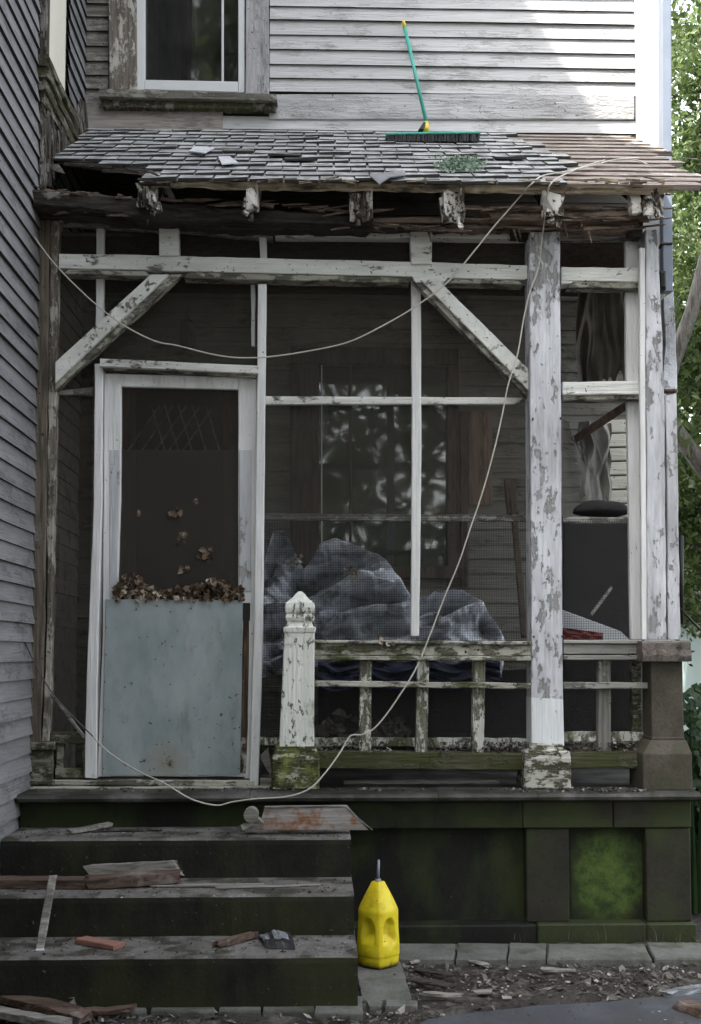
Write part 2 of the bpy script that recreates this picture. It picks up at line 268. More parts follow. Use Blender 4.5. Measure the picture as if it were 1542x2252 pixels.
# ------------------------------------------------------------------ mesh helpers
class MB:
    def __init__(s): s.v = []; s.f = []; s.mi = []
    def add(s, vs, fs, mi=0):
        o = len(s.v); s.v += [tuple(v) for v in vs]; s.f += [tuple(i+o for i in f) for f in fs]; s.mi += [mi]*len(fs)
    def box(s, x0, x1, y0, y1, z0, z1, mi=0):
        s.add([(x, y, z) for x in (x0, x1) for y in (y0, y1) for z in (z0, z1)],
              [(0, 1, 3, 2), (4, 6, 7, 5), (0, 4, 5, 1), (2, 3, 7, 6), (0, 2, 6, 4), (1, 5, 7, 3)], mi)
    def sweep(s, loops, mi=0, caps=True):
        n = len(loops[0]); vs = [p for L in loops for p in L]; fs = []
        for i in range(len(loops)-1):
            for j in range(n):
                k = (j+1) % n; fs.append((i*n+j, i*n+k, (i+1)*n+k, (i+1)*n+j))
        if caps: fs += [tuple(range(n))[::-1], tuple((len(loops)-1)*n+j for j in range(n))]
        s.add(vs, fs, mi)
    def bar(s, p0, p1, a, b, side=(0, 1, 0), jit=0., seg=.1, ch=.003, mi=0, taper=1.0, rag=0.):
        p0 = Vector(p0); p1 = Vector(p1); d = (p1-p0); L = d.length; d = d/L; sd = Vector(side); u = d.cross(sd).normalized(); v = u.cross(d).normalized()
        k = max(1, int(L/seg)); loops = []
        for i in range(k+1):
            t = i/k; c = p0+d*L*t; ta = (1+(taper-1)*t)
            if rag and i in (0, k): pass
            w_, h = a/2*ta, b/2*ta; q = []
            for (x, y) in ((-w_+ch, -h), (w_-ch, -h), (w_, -h+ch), (w_, h-ch), (w_-ch, h), (-w_+ch, h), (-w_, h-ch), (-w_, -h+ch)):
                j = (random.uniform(-jit, jit), random.uniform(-jit, jit)) if jit else (0, 0)
                e = d*random.uniform(-rag, rag) if rag and i in (0, k) else Vector()
                q.append(c+u*(x+j[0])+v*(y+j[1])+e)
            loops.append(q)
        s.sweep(loops, mi)
    def tube(s, pts, r, n=8, mi=0, r2=None):
        pts = [Vector(p) for p in pts]; loops = []; up = Vector((0, 0, 1))
        for i, p in enumerate(pts):
            d = (pts[min(i+1, len(pts)-1)]-pts[max(i-1, 0)]).normalized()
            a = d.cross(up if abs(d.z) < .9 else Vector((1, 0, 0))).normalized(); b = a.cross(d)
            rr = r if r2 is None else r+(r2-r)*i/(len(pts)-1)
            loops.append([p+(a*math.cos(t*2*math.pi/n)+b*math.sin(t*2*math.pi/n))*rr for t in range(n)])
        s.sweep(loops, mi)
    def strip(s, A, B, Y, d, jit=.0015, seg=.09, ch=.004, mi=0, rag=0.):
        """front-view board between two pixel polylines A (one edge) and B (other edge), front face at depth Y, thickness d"""
        if not isinstance(Y, (list, tuple)): Y = [Y]*len(A)
        PA = [W(a[0], a[1], y) for a, y in zip(A, Y)]; PB = [W(b[0], b[1], y) for b, y in zip(B, Y)]
        st = []
        for i in range(len(PA)-1):
            k = max(1, int((PA[i+1]-PA[i]).length/seg))
            for j in range(k): st.append((PA[i].lerp(PA[i+1], j/k), PB[i].lerp(PB[i+1], j/k)))
        st.append((PA[-1], PB[-1])); loops = []
        for i, (a, b) in enumerate(st):
            u = (b-a).normalized(); a = a+u*random.uniform(-jit, jit); b = b+u*random.uniform(-jit, jit)
            e = Vector()
            if rag and i in (0, len(st)-1):
                w_ = u.cross(Vector((0, 1, 0))); e = w_
            yo = Vector((0, random.uniform(-jit, jit)*.5, 0)); y1 = Vector((0, ch, 0)); y2 = Vector((0, d, 0))
            r_ = lambda: e*random.uniform(-rag, rag)
            loops.append([a+y1+yo+r_(), a+u*ch+yo+r_(), (a+b)/2+yo+r_(), b-u*ch+yo+r_(), b+y1+yo+r_(), b+y2+r_(), a+y2+r_()])
        s.sweep(loops, mi)
    def rect(s, x0, y0, x1, y1, Y, d, **k):
        if abs(x1-x0) >= abs(y1-y0): s.strip([(x0, y0), (x1, y0)], [(x0, y1), (x1, y1)], Y, d, **k)
        else: s.strip([(x0, y0), (x0, y1)], [(x1, y0), (x1, y1)], Y, d, **k)
    def grid(s, fn, nu, nv, mi=0):
        s.add([fn(i/nu, j/nv) for j in range(nv+1) for i in range(nu+1)],
              [(j*(nu+1)+i, j*(nu+1)+i+1, (j+1)*(nu+1)+i+1, (j+1)*(nu+1)+i) for j in range(nv) for i in range(nu)], mi)
    def flake(s, p, size, nrm=(0, 0, 1), mi=0, asp=1.0, curl=.3):
        nrm = Vector(nrm).normalized(); a = nrm.orthogonal().normalized(); a.rotate(Matrix.Rotation(random.uniform(0, 6.28), 3, nrm)); b = nrm.cross(a)
        k = random.choice((4, 5, 6)); p = Vector(p); vs = [p+nrm*curl*size*random.uniform(-.3, .3)]
        for i in range(k):
            t = i/k*6.283+random.uniform(-.3, .3); r = size*random.uniform(.6, 1.1)
            vs.append(p+a*math.cos(t)*r*asp+b*math.sin(t)*r+nrm*size*curl*random.uniform(-.6, 1))
        s.add(vs, [(0, i+1, (i+1) % k+1) for i in range(k)], mi)
def obj(name, mb, mat, parent=None, smooth=False, bevel=0, **props):
    me = bpy.data.meshes.new(name); me.from_pydata(mb.v, [], mb.f)
    for m in (mat if isinstance(mat, (list, tuple)) else [mat]): me.materials.append(MT[m])
    me.polygons.foreach_set('material_index', mb.mi)
    bm = bmesh.new(); bm.from_mesh(me); bmesh.ops.recalc_face_normals(bm, faces=bm.faces)
    # origin at the middle of the foot
    xs = [v.co for v in bm.verts]
    o = Vector(((min(p.x for p in xs)+max(p.x for p in xs))/2, (min(p.y for p in xs)+max(p.y for p in xs))/2, min(p.z for p in xs)))
    ox = props.pop('origin', None)
    if ox is not None: o = Vector(ox)
    if not props.pop('keep', False):
        for v in bm.verts: v.co -= o
    else: o = Vector()
    bm.to_mesh(me); bm.free()
    if smooth: me.shade_smooth()
    ob = bpy.data.objects.new(name, me); C.objects.link(ob); ob.location = o
    if parent is not None:
        ob.parent = parent
        q = parent; off = Vector()
        while q is not None: off += Vector(q.location); q = q.parent
        ob.location = o-off
    if bevel:
        b = ob.modifiers.new('bevel', 'BEVEL'); b.width = bevel; b.segments = 1; b.limit_method = 'ANGLE'
    for k, v in props.items(): ob[k] = v
    return ob
def empty(name, loc, label, cat, group=None):
    e = bpy.data.objects.new(name, None); C.objects.link(e); e.location = loc; e['label'] = label; e['category'] = cat
    if group: e['group'] = group
    return e
def nz(p, s=1., o=0.): return noise.noise(Vector(p)*s+Vector((o, o*1.7, o*.3)))
def trin(x, y, sd):
    def h(i, j): return noise.cell(Vector((i+.5, j+.5, sd+.5)))*2-1
    i, j = math.floor(x), math.floor(y); a, b = x-i, y-j
    if a+b < 1: return h(i, j)*(1-a-b)+h(i+1, j)*a+h(i, j+1)*b
    return h(i+1, j+1)*(a+b-1)+h(i, j+1)*(1-a)+h(i+1, j)*(1-b)
# ================================================================== GROUND
def axis(lo, hi, step, far): 
    a = []; x = lo
    while x <= hi+1e-6: a.append(x); x += step
    e = []; g = step
    x = lo
    while x > -far: g *= 1.45; x -= g; e.insert(0, x)
    x = a[-1]; g = step
    f = []
    while x < far: g *= 1.45; x += g; f.append(x)
    return e+a+f
xs = axis(-1.6, 3.4, .03, 140); ys = axis(4.3, 7.0, .03, 140); g = MB()
def gz(x, y):
    k = 1 if (-1.7 < x < 3.6 and 4.2 < y < 7.2) else 0
    if not k: return -.004
    return -.004+.012*nz((x, y, 0), 3.5)+.012*nz((x, y, 3), 14)+.006*nz((x, y, 5), 40)
g.add([(x, y, gz(x, y)) for y in ys for x in xs], [(j*len(xs)+i, j*len(xs)+i+1, (j+1)*len(xs)+i+1, (j+1)*len(xs)+i) for j in range(len(ys)-1) for i in range(len(xs)-1)])
obj('ground', g, 'dirt', kind='structure', keep=True)
g = MB(); pts = [(905, 2262), (940, 2242), (1010, 2230), (1090, 2222), (1180, 2212), (1260, 2207), (1340, 2203), (1400, 2196), (1480, 2190), (1620, 2180)]
top = [Wz(x, y, .022) for x, y in pts]; bot = [Vector((p.x, 2.5, .022)) for p in top]; k = len(top)
g.add(top+bot, [(i, i+1, k+i+1, k+i) for i in range(k-1)]); g.add([p-Vector((0, 0, .03)) for p in top]+top, [(i, i+1, k+i+1, k+i) for i in range(k-1)])
obj('path', g, 'asphalt', kind='structure', keep=True)
# ================================================================== HOUSE
house = empty('old_house', (0, YB, 0), 'weathered white clapboard house behind the collapsing porch, two storeys', 'house')
XR = W(1452, 250, YB).x
def boards(lines, holes, fn, name, mat, d0=.004, d1=.02, seg=.5):
    m = MB()
    return m
def clap(zs, x0, x1, holes, mat, name='clapboards', back=True):
    """horizontal clapboards; holes are (x0,x1,z0,z1)"""
    m = MB()
    for i in range(len(zs)-1):
        z0, z1 = zs[i], zs[i+1]+.012; cuts = [(x0, x1)]
        for h in holes:
            if h[2] < z1-.02 and h[3] > z0+.01:
                nc = []
                for a, b in cuts:
                    if h[0] > a+.01 and h[0] < b: nc.append((a, h[0]))
                    if h[1] < b-.01 and h[1] > a: nc.append((h[1], b))
                    if h[1] <= a or h[0] >= b: nc.append((a, b))
                cuts = nc
        for a, b in cuts:
            if b-a < .01: continue
            k = max(1, int((b-a)/.25)); ft = []
            jz = random.uniform(-.003, .003); jd = random.uniform(-.003, .004)
            for q in range(k+1):
                x = a+(b-a)*q/k; s1 = (.021 if mat != 'clapin' else .013)+jd+.0035*nz((x, z0, 1), 3); dz = jz+.0025*nz((x, z0, 5), 2.5)
                if back: ft.append([(x, YB-s1, z0+dz), (x, YB-.004, z1), (x, YB+.01, z1), (x, YB+.01, z0+dz)])
                else: ft.append([(XW+s1, x, z0+dz), (XW+.004, x, z1), (XW-.01, x, z1), (XW-.01, x, z0+dz)])
            m.sweep([[Vector(p) for p in L] for L in ft], caps=False)
    m.mi = [1 if i % 4 == 3 else 0 for i in range(len(m.f))]; return obj(name, m, [mat, 'gap'], house)
def zr(a, b, st):
    k = int(round((b-a)/st)); return [a+(b-a)*i/k for i in range(k+1)]
ytop = [289, 263, 206, 176, 145, 112, 80, 48, 18]
zt = [W(771, y, YB).z for y in ytop]
# openings of the rear wall (x0,x1,z0,z1)
def hole(x0, y0, x1, y1): a = W(x0, y1, YB); b = W(x1, y0, YB); return (a.x, b.x, a.z, b.z)
h_up = hole(316, -260, 524, 178); h_low = hole(700, 800, 990, 1245)
holes = [h_up, h_low]
clap(zt[:2]+[], XW, XR-.17, [hole(100, 200, 490, 320)], 'clap', 'clapboards')
xb1 = W(1395, 150, YB).x
upz = zt[2:]+[zt[-1]+.0945*i for i in range(1, 22)]
xs0 = W(240, 100, YB).x
clap(upz, xs0, xb1, holes+[(W(236, 0, YB).x, W(594, 0, YB).x, zt[3]-.3, zt[-1]+5)], 'clap')
clap([zt[1]+.002]+upz, XW+.002, xs0, [(W(172, 0, YB).x-5, XW-4, 0, 1)], 'clapdark')
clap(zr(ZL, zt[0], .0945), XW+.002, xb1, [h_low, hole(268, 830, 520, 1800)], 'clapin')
# plain boards of the upper wall
m = MB(); m.rect(592, 207, 1395, 262, YB-.020, .02, jit=.001, seg=.2); obj('fascia_board', m, 'flatboard', house, label='wide flat unpainted board')
m = MB(); m.strip([(175, 236), (490, 244)], [(175, 289), (490, 290)], YB-.026, .025, seg=.2); obj('fascia_board', m, 'barepine', house, label='bare unpainted pine board')
# corner board and walls behind
zl = 10.2
m = MB(); a = W(1395, 100, YB).x; m.box(a, XR, YB-.028, YB+.05, 0, zl); m.box(XR-.03, XR+.004, YB-.0255, YB+.14, 0, zl); obj('corner_board', m, 'corner', house)
m = MB()
def wallholes(x0, x1, z0, z1, hs, y0, y1):
    xs_ = sorted(set([x0, x1]+[h[0] for h in hs]+[h[1] for h in hs])); zs_ = sorted(set([z0, z1]+[h[2] for h in hs]+[h[3] for h in hs]))
    for i in range(len(xs_)-1):
        for j in range(len(zs_)-1):
            cx, cz = (xs_[i]+xs_[i+1])/2, (zs_[j]+zs_[j+1])/2
            if not any(h[0] < cx < h[1] and h[2] < cz < h[3] for h in hs): m.box(xs_[i], xs_[i+1], y0, y1, zs_[j], zs_[j+1])
wallholes(XW-.05, XR-.004, -.05, zl, holes, YB+.012, YB+.15)
m.box(XR-.15, XR-.004, YB+.152, 13, -.05, zl); m.box(-6, XR-.004, 13.002, 13.15, -.05, zl)
m.box(-6, XR+.0, YB+.3, 13, zl-.3, zl-.1)
m.box(-6, -5.85, 1.5, 13, -.05, zl)
m.box(-6, XW, 1.35, 1.498, -.05, zl)
obj('wall', m, 'room', house)
# wing wall with its window hole
wy0 = WX(96, 100, XW).y; wy1 = WX(147, 100, XW).y; wz0 = WX(95, 155, XW).z
m = MB(); zt_ = wz0+1.7
m.box(XW-.15, XW-.012, 1.5, wy0, -.05, zl); m.box(XW-.15, XW-.012, wy1, YB, -.05, zl); m.box(XW-.15, XW-.012, wy0, wy1, -.05, wz0); m.box(XW-.15, XW-.012, wy0, wy1, zt_, zl)
obj('wing_wall', m, 'room', house)
wzs = zr(.46, .46+.0985*84, .0985)
wlist = MB()
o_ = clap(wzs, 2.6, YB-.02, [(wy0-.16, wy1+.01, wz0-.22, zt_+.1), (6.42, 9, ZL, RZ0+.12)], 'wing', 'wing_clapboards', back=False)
clap([z for z in wzs if ZL-.1 < z < RZ0+.3], 6.42, YB-.02, [], 'clapin', 'wing_clapboards', back=False)  # wing boards inside the porch, their shade put in by the darker paint
# roofs: slab eaves
m = MB(); m.box(-6.3, -1.25, 1.1, 13.4, zl, zl+.16); m.box(-1.248, XR+.3, 7.1, 13.4, zl, zl+.16); obj('roof', m, 'roofgrey', house)
# lower wing boards (water table) and foundation
m = MB(); m.box(XW-.03, XW+.024, 2.6, 6.45, .10, .455); obj('water_table', m, 'leftbase', house)
# wing window
wf = MB()
wf.box(XW-.012, XW+.05, wy0-.15, wy0-.10, wz0-.05, zt_+.1); wf.box(XW-.012, XW+.035, wy0-.098, wy0-.01, wz0-.05, zt_+.1, 1); wf.box(XW-.10, XW-.013, wy1-.01, wy1+.002, wz0-.02, zt_+.1)
wino = obj('wing_window', wf, ['flash', 'brownwood'], house)
m = MB(); m.box(XW-.03, XW-.006, wy0-.004, wy1-.004, wz0, zt_); obj('blind', m, 'blind', wino)
m = MB()
for k in range(5):
    z1_ = wz0-.0-k*.062; m.bar((XW+.045-k*.008, wy0-.18+k*.015, z1_-.03), (XW+.045-k*.008, wy1+.04, z1_-.03), .055, .065-k*.006, side=(1, 0, 0), jit=.006, ch=.008)
obj('sill', m, 'mouldy', wino)
# mouldy flashing boards on the wing wall above the porch roof
m = MB()
for k in range(26):
    y = 6.28+k*.046; zb = RZ0+(y-YE)*RS+.0; hh = random.uniform(.13, .24) if y > 6.45 else random.uniform(.28, .4)
    dd = random.uniform(.025, .05)
    m.bar((XW+dd, y, zb-.12), (XW+dd*.5+random.uniform(0, .008), y+random.uniform(-.02, .02), zb+hh), .05, .02, side=(1, 0, 0), jit=.005, seg=.06, rag=.02)
obj('flashing', m, 'flash', house)
# upper window
wu = MB(); Yc = YB-.045
wu.strip([(238, -250), (240, 196)], [(299, -250), (302, 196)], Yc, .05, mi=0); obj('window_casing', wu, 'casing', house, label='peeled window casing left of the sash')
wu = MB(); wu.strip([(541, -250), (540, 205)], [(590, -250), (592, 206)], Yc, .05); obj('window_casing', wu, 'casing2', house, label='weathered grey window casing right of the sash')
wn_ = MB(); wn_.rect(299, -250, 318, 197, Yc+.012, .06, jit=0); wn_.rect(524, -250, 538, 203, Yc+.012, .06, jit=0); wn_.strip([(318.5, 175), (523.5, 179)], [(318.5, 197), (523.5, 203)], Yc+.012, .06, jit=0); wn_.rect(487, -250, 492, 178, Yc+.03, .02, jit=0)
upw = obj('window', wn_, 'sash', house)
gl = MB(); a = W(310, 185, YB); b = W(530, -250, YB); gl.box(a.x, b.x, YB+.04, YB+.044, a.z, b.z); obj('pane', gl, 'glassup', upw)
ct = MB(); ct.grid(lambda u, v: (a.x+.0+.33*u, YB+.3+.02*math.sin(u*40), a.z+(b.z-a.z)*v), 60, 2); obj('curtain', ct, 'darkfab', upw)
si = MB(); si.strip([(218, 194), (608, 206)], [(218, 213), (610, 222)], YB-.11, .12, seg=.2); si.strip([(226, 213), (606, 222)], [(226, 236), (606, 240)], YB-.075, .08, seg=.2, mi=1); obj('window_sill', si, ['sill', 'mouldy'], house)
m = MB()
for k in range(7): m.strip([(1334, 922+k*31+2), (1392, 922+k*31)], [(1334, 951+k*31), (1392, 951+k*31-1)], YB-.028-.002*(k % 2), .012, jit=.001)
m.rect(1328, 918, 1336, 1140, YB-.034, .02, jit=.001); obj('sidelit_patch', m, 'siding2', house, label='rear siding in the right bay, side light put into its cream colour')
# house window inside porch
lw = MB()
lw.strip([(640, 762), (1008, 766)], [(640, 800), (1008, 802)], YB-.04, .05); lw.rect(640, 800, 702, 1290, YB-.04, .05); lw.rect(984, 802, 1010, 1290, YB-.04, .05); lw.rect(632, 1245, 1016, 1272, YB-.07, .08)
lww = obj('window', lw, 'brownwood', house, label='brown framed window behind the porch screens')
gl = MB(); a = W(698, 1250, YB); b = W(992, 798, YB); gl.box(a.x, b.x, YB+.02, YB+.024, a.z, b.z); obj('pane', gl, 'glass', lww)
m = MB(); m.rect(768, 800, 774, 1246, YB-.0, .03, jit=0); m.rect(706, 800, 709, 1246, YB-.01, .03, jit=0, mi=1); obj('sash_bar', m, ['brownwood', 'frame'], lww)
m = MB(); m.strip([(1012, 905), (1014, 1290)], [(1028, 905), (1030, 1290)], YB-.05, .05); obj('casing_strip', m, 'brownwood', house)
m = MB(); m.rect(1030, 905, 1082, 1110, YB-.035, .03); obj('stripped_board', m, 'orangewood', house)
# house door behind the screen door
hd = MB(); hd.rect(262, 820, 524, 1740, YB-.045, .05, mi=0, seg=.4); hdo = obj('house_door', hd, 'brownwood', house)
m = MB(); m.rect(300, 860, 490, 1300, YB-.052, .006, jit=0); obj('pane', m, 'room', hdo)
m = MB()
for k in range(5): m.strip([(330+k*30, 890), (270+k*30+90, 990)], [(334+k*30, 890), (274+k*30+90, 990)], YB-.062, .008, jit=0); m.strip([(450-k*30+20, 890), (420-k*30-20, 990)], [(454-k*30+20, 890), (424-k*30-20, 990)], YB-.072, .008, jit=0)
obj('lattice', m, 'gboard', hdo)
# ================================================================== STONE BASE
base = empty('stone_foundation', (0, 6.3, 0), 'mossy dark stone base and ledge carrying the porch', 'stone foundation')
XE = W(1540, 1745, 6.0).x; XB = W(1522, 1900, 6.06).x
m = MB(); segx = [XW+.02, -.35, .62, 1.13, XE]
for i in range(4):
    loops = []
    for x in (segx[i]+.0015, segx[i+1]-.0015):
        loops.append([Vector((x, y, z)) for y, z in ((6.055, ZL-.05), (6.01, ZL-.046), (5.985, ZL-.035), (5.98, ZL-.02), (5.99, ZL-.006), (6.012, ZL), (YB-.02, ZL), (YB-.02, ZL-.05))])
    m.sweep(loops)
obj('ledge', m, 'ledge', base)
zf = W(1000, 1822, 6.06).z
m = MB(); k0 = W(1150, 1800, 6.06).x
m.box(XW+.02, k0-.002, 6.06, YB-.05, zf, ZL-.051); m.box(k0, W(1348, 1800, 6.06).x, 6.06, YB-.05, zf, ZL-.051, 1); m.box(W(1350, 1800, 6.06).x, XB, 6.058, YB-.05, zf, ZL-.051, 1)
obj('frieze', m, ['basedark', 'basebrown'], base, bevel=.004)
zp = W(1000, 2030, 6.03).z
m = MB(); x1 = W(1182, 2040, 6.03).x; x2 = W(1422, 2040, 6.03).x; x0 = W(700, 2040, 6.03).x
m.box(x0, x1-.002, 6.03, YB-.05, 0-.02, zp-.012); m.box(x1, x2-.002, 6.026, YB-.05, -.02, zp-.008, 1); m.box(x2, XB+.012, 6.03, YB-.05, -.02, zp-.01, 1)
obj('plinth', m, ['basedark', 'basebrown'], base, bevel=.008)
m = MB(); a = W(1157, 1900, 6.075).x; b = W(1252, 1900, 6.075).x; c0 = W(1420, 1900, 6.075).x
m2 = MB(); m2.box(a, b, 6.075, 6.5, zp-.01, zf-.002); m.box(c0, XB-.002, 6.07, 6.5, zp-.01, zf-.002)
obj('pilaster', m, 'basebrown', base, bevel=.006); obj('pilaster', m2, 'basebrown', base, bevel=.006)
m = MB(); m.box(XW+.02, a-.001, 6.14, 6.5, -.02, zf-.001); obj('recessed_panel', m, 'basedark', base)
m = MB(); m.box(b+.001, c0-.001, 6.13, 6.5, zp-.01, zf-.001); obj('recessed_panel', m, 'basegreen', base, keep=True, label='bright green algae covered panel')
m = MB(); m.box(XW+.02, XB-.01, 6.505, YB-.06, -.02, zf-.003); obj('core', m, 'basedark', base)
# pier at the right corner
pier = MB(); xa, xb_ = W(1432, 1500, 6.14).x, W(1502, 1500, 6.14).x; z1 = W(1460, 1454, 6.1).z; z2 = W(1460, 1628, 6.14).z; z3 = W(1460, 1658, 6.1).z
pier.box(xa, xb_, 6.14, 6.14+(xb_-xa), z2, z1)
bx0, bx1 = W(1414, 1700, 6.09).x, W(1523, 1700, 6.09).x
lp = lambda x0, x1, y0, y1, z: [Vector(p) for p in ((x0, y0, z), (x1, y0, z), (x1, y1, z), (x0, y1, z))]
yb1 = 6.14+(xb_-xa)
pier.sweep([lp(bx0, bx1, 6.09, yb1+.05, ZL), lp(bx0, bx1, 6.09, yb1+.05, z3), lp(xa-.01, xb_+.01, 6.13, yb1+.01, z2+.001)]); pier.box(xa-.004, xb_+.004, 6.136, yb1+.004, z2+.0, z2+.018)
po = obj('pier', pier, 'pier', base, bevel=.004)
m = MB(); z4 = W(1460, 1410, 6.1).z; cxa, cxb = W(1413, 1430, 6.09).x, W(1520, 1430, 6.09).x
nx = 14
for (i0, i1) in ((0, 1),):
    loops = []
    for q in range(nx+1):
        x = cxa+(cxb-cxa)*q/nx; L = []
        for y, z in ((6.09, z1), (6.085, z1+.03), (6.09, z1+.06), (6.09, z4-.01), (6.10, z4), (yb1+.03, z4), (yb1+.03, z1)):
            L.append(Vector((x+.004*nz((x, y, z), 20), y+.008*nz((x, y, z), 25), z+.006*nz((x, z, y), 22, 5))))
        loops.append(L)
    m.sweep(loops)
obj('cap_stone', m, 'cap', po)
# ================================================================== STEPS
steps = empty('stone_steps', (-.7, 5.6, 0), 'dark algae-stained stone steps leading up to the screen door', 'steps')
zs1 = W(400, 1845, 5.67).z; zs2 = W(400, 1970, 5.27).z; zs3 = W(400, 2105, 4.92).z
for (z0, z1_, yf, yb, xr) in ((zs2, zs1, 5.67, 6.055, 772), (zs3, zs2, 5.27, 6.055, 779), (-.03, zs3, 4.92, 6.055, 787)):
    m = MB(); xr_ = W(xr, proj((0, yf, z1_))[1], yf).x; nx = 40; loops = []; x0_ = XW+.03
    for q in range(nx+1):
        x = x0_+(xr_-x0_)*q/nx; e = .004*nz((x, z1_, 0), 6)+.003*nz((x, z1_, 0), 25)
        loops.append([Vector(p) for p in ((x, yf+.006+e, z0), (x, yf+e, z1_-.03), (x, yf+.002+e, z1_-.008), (x, yf+.012+e, z1_+e*.5), (x, yf+.05, z1_), (x, yb, z1_), (x, yb, z0))])
    n_ = 7; o0 = len(m.v)
    m.v += [tuple(p) for L in loops for p in L]
    for i in range(nx):
        for j in range(n_):
            k_ = (j+1) % n_; m.f.append((o0+i*n_+j, o0+i*n_+k_, o0+(i+1)*n_+k_, o0+(i+1)*n_+j)); m.mi.append(1 if j in (2, 3, 4) else 0)
    m.f.append(tuple(o0+j for j in range(n_))); m.mi.append(0); m.f.append(tuple(o0+nx*n_+j for j in range(n_))[::-1]); m.mi.append(0)
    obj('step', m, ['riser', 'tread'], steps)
# paving at the foot of the steps
def slab(name, pts, z, th, label, mat='paver', group='worn paving slabs at the foot of the porch', cat='paving slab'):
    P = [Wz(x, y, z) for x, y in pts]; out = []
    for i in range(len(P)):
        a, b = P[i], P[(i+1) % len(P)]; k = max(1, int((b-a).length/.05))
        for q in range(k):
            p = a.lerp(b, q/k); out.append(p+Vector((.006*nz(p, 18), .006*nz(p, 18, 4), 0)))
    cen = sum(out, Vector())/len(out); inn = [p.lerp(cen, .03) for p in out]; k = len(out)
    m = MB(); m.v = [tuple(p-Vector((0, 0, th))) for p in out]+[tuple(p-Vector((0, 0, .008))) for p in out]+[tuple(p) for p in inn]
    for r in (0, 1):
        for i in range(k): m.f.append((r*k+i, r*k+(i+1) % k, (r+1)*k+(i+1) % k, (r+1)*k+i)); m.mi.append(0)
    m.f.append(tuple(2*k+i for i in range(k))); m.mi.append(0); m.f.append(tuple(range(k))[::-1]); m.mi.append(0)
    return obj(name, m, mat, label=label, category=cat, group=group)
zk = .035
for (a, b, c, d, lb) in ((800, 1002, 803, 1000, 'kerb slab just right of the yellow jug, partly behind it'), (1006, 1118, 1004, 1113, 'kerb slab in front of the dark recessed panel, second from the jug'), (1121, 1203, 1117, 1200, 'short kerb slab below the brown pilaster'),
                      (1206, 1417, 1203, 1434, 'longest kerb slab, in front of the bright green panel'), (1421, 1600, 1440, 1620, 'rightmost kerb slab, half lost in the grass')):
    slab('paving_slab', [(a, 2074+random.uniform(-2, 2)), (b, 2075), (d, 2108+random.uniform(-2, 2)), (c, 2107)], zk, .06, lb)
slab('paving_slab', [(778, 2112), (880, 2112), (906, 2194), (796, 2196)], .02, .04, 'pale flagstone under and in front of the yellow jug')
xx = [-60, 150, 330, 480, 575, 690, 800]
for i in range(6):
    slab('paving_slab', [(xx[i]+2, 2190), (xx[i+1]-2, 2190), (xx[i+1]-3+random.uniform(-5, 5), 2222+random.uniform(-4, 6)), (xx[i]+3, 2220+random.uniform(-2, 5))], .022, .05,
         ['slab at the foot of the steps under the broken planks, leftmost', 'slab under the broken grey board at the foot of the steps', 'slab at the foot of the steps right of the broken grey board', 'chipped slab in the middle of the row along the lowest step', 'short slab second from the right end of the row along the lowest step', 'slab at the right end of the row along the lowest step'][i])
slab('paving_slab', [(808, 2200), (842, 2200), (840, 2214), (812, 2214)], .022, .04, 'small stone fragment just in front of the pale flagstone')
slab('paving_slab', [(848, 2198), (918, 2200), (916, 2212), (850, 2213)], .026, .04, 'narrow stone strip at the front corner of the pale flagstone')
# ================================================================== PORCH
porch = empty('screened_porch', (.2, 6.6, ZL), 'rotting white screened porch with sagging beam and shingled roof', 'porch')
PP = dict(parent=porch)
def part(name, mats, *rects, parent=porch, bevel=0, smooth=False, **kw):
    m = MB()
    for r in rects:
        if isinstance(r, dict): m.strip(**r)
        else: m.rect(*r[:6], **(r[6] if len(r) > 6 else {}))
    return obj(name, m, mats, parent, bevel=bevel, smooth=smooth, **kw)
def S_(A, B, Y, d, **k): return dict(A=A, B=B, Y=Y, d=d, **k)
# posts
YP = 6.2
cp = part('post', ['post', 'postw'], S_([(1165, 510), (1166, 900), (1169, 1300), (1169, 1536)], [(1232, 510), (1234, 900), (1236, 1300), (1239, 1540)], YP, .15, jit=.0012),
     S_([(1169, 1534), (1169, 1640)], [(1239, 1538), (1241, 1640)], YP-.003, .155, mi=1, jit=.001), label='broad peeling post in the middle, freshly painted near its foot')
pz = [W(1200, y, YP-.05).z for y in (1636, 1652, 1668)]; px0, px1 = W(1154, 1690, 6.13).x, W(1257, 1690, 6.13).x
m = MB(); 
m.sweep([lp(px0, px1, 6.135, 6.40, ZL-.0), lp(px0, px1, 6.135, 6.40, pz[2]), lp(px0+.004, px1-.004, 6.142, 6.396, pz[1]), lp(px0+.03, px1-.03, 6.165, 6.38, pz[1]+.004), lp(px0+.032, px1-.036, 6.17, 6.375, pz[0])])
obj('post_base', m, 'postbase', cp, bevel=.006)
for hx, hy in ((1171, 525), (1228, 526), (1171, 637), (1232, 637), (1172, 922), (1233, 920), (1174, 1400), (1236, 1400)):
    q = W(hx, hy, YP-.006); m = MB(); m.flake(q, .011, (0, -1, 0), asp=.7, curl=.05); obj('nail_hole', m, 'gap', cp)
lpost = part('post', 'postL', S_([(66, 470), (64, 900), (56, 1400), (50, 1632)], [(110, 470), (104, 900), (98, 1400), (88, 1632)], 6.30, .13, jit=.003), label='bare brown left post against the clapboard wing')
part('corner_strip', 'stripL', S_([(112, 480), (106, 900), (102, 1400), (92, 1630)], [(129, 480), (124, 900), (113, 1400), (108, 1630)], 6.315, .06, jit=.004), parent=lpost)
m = MB(); m.rect(48, 1632, 120, 1650, 6.28, .22); a, b = W(50, 1700, 6.30), W(116, 1650, 6.30); m.box(a.x, b.x, 6.30, 6.48, ZL, b.z); m.rect(44, 1718, 118, 1727, 6.27, .2)
obj('post_base', m, 'leftbase', lpost, bevel=.004)
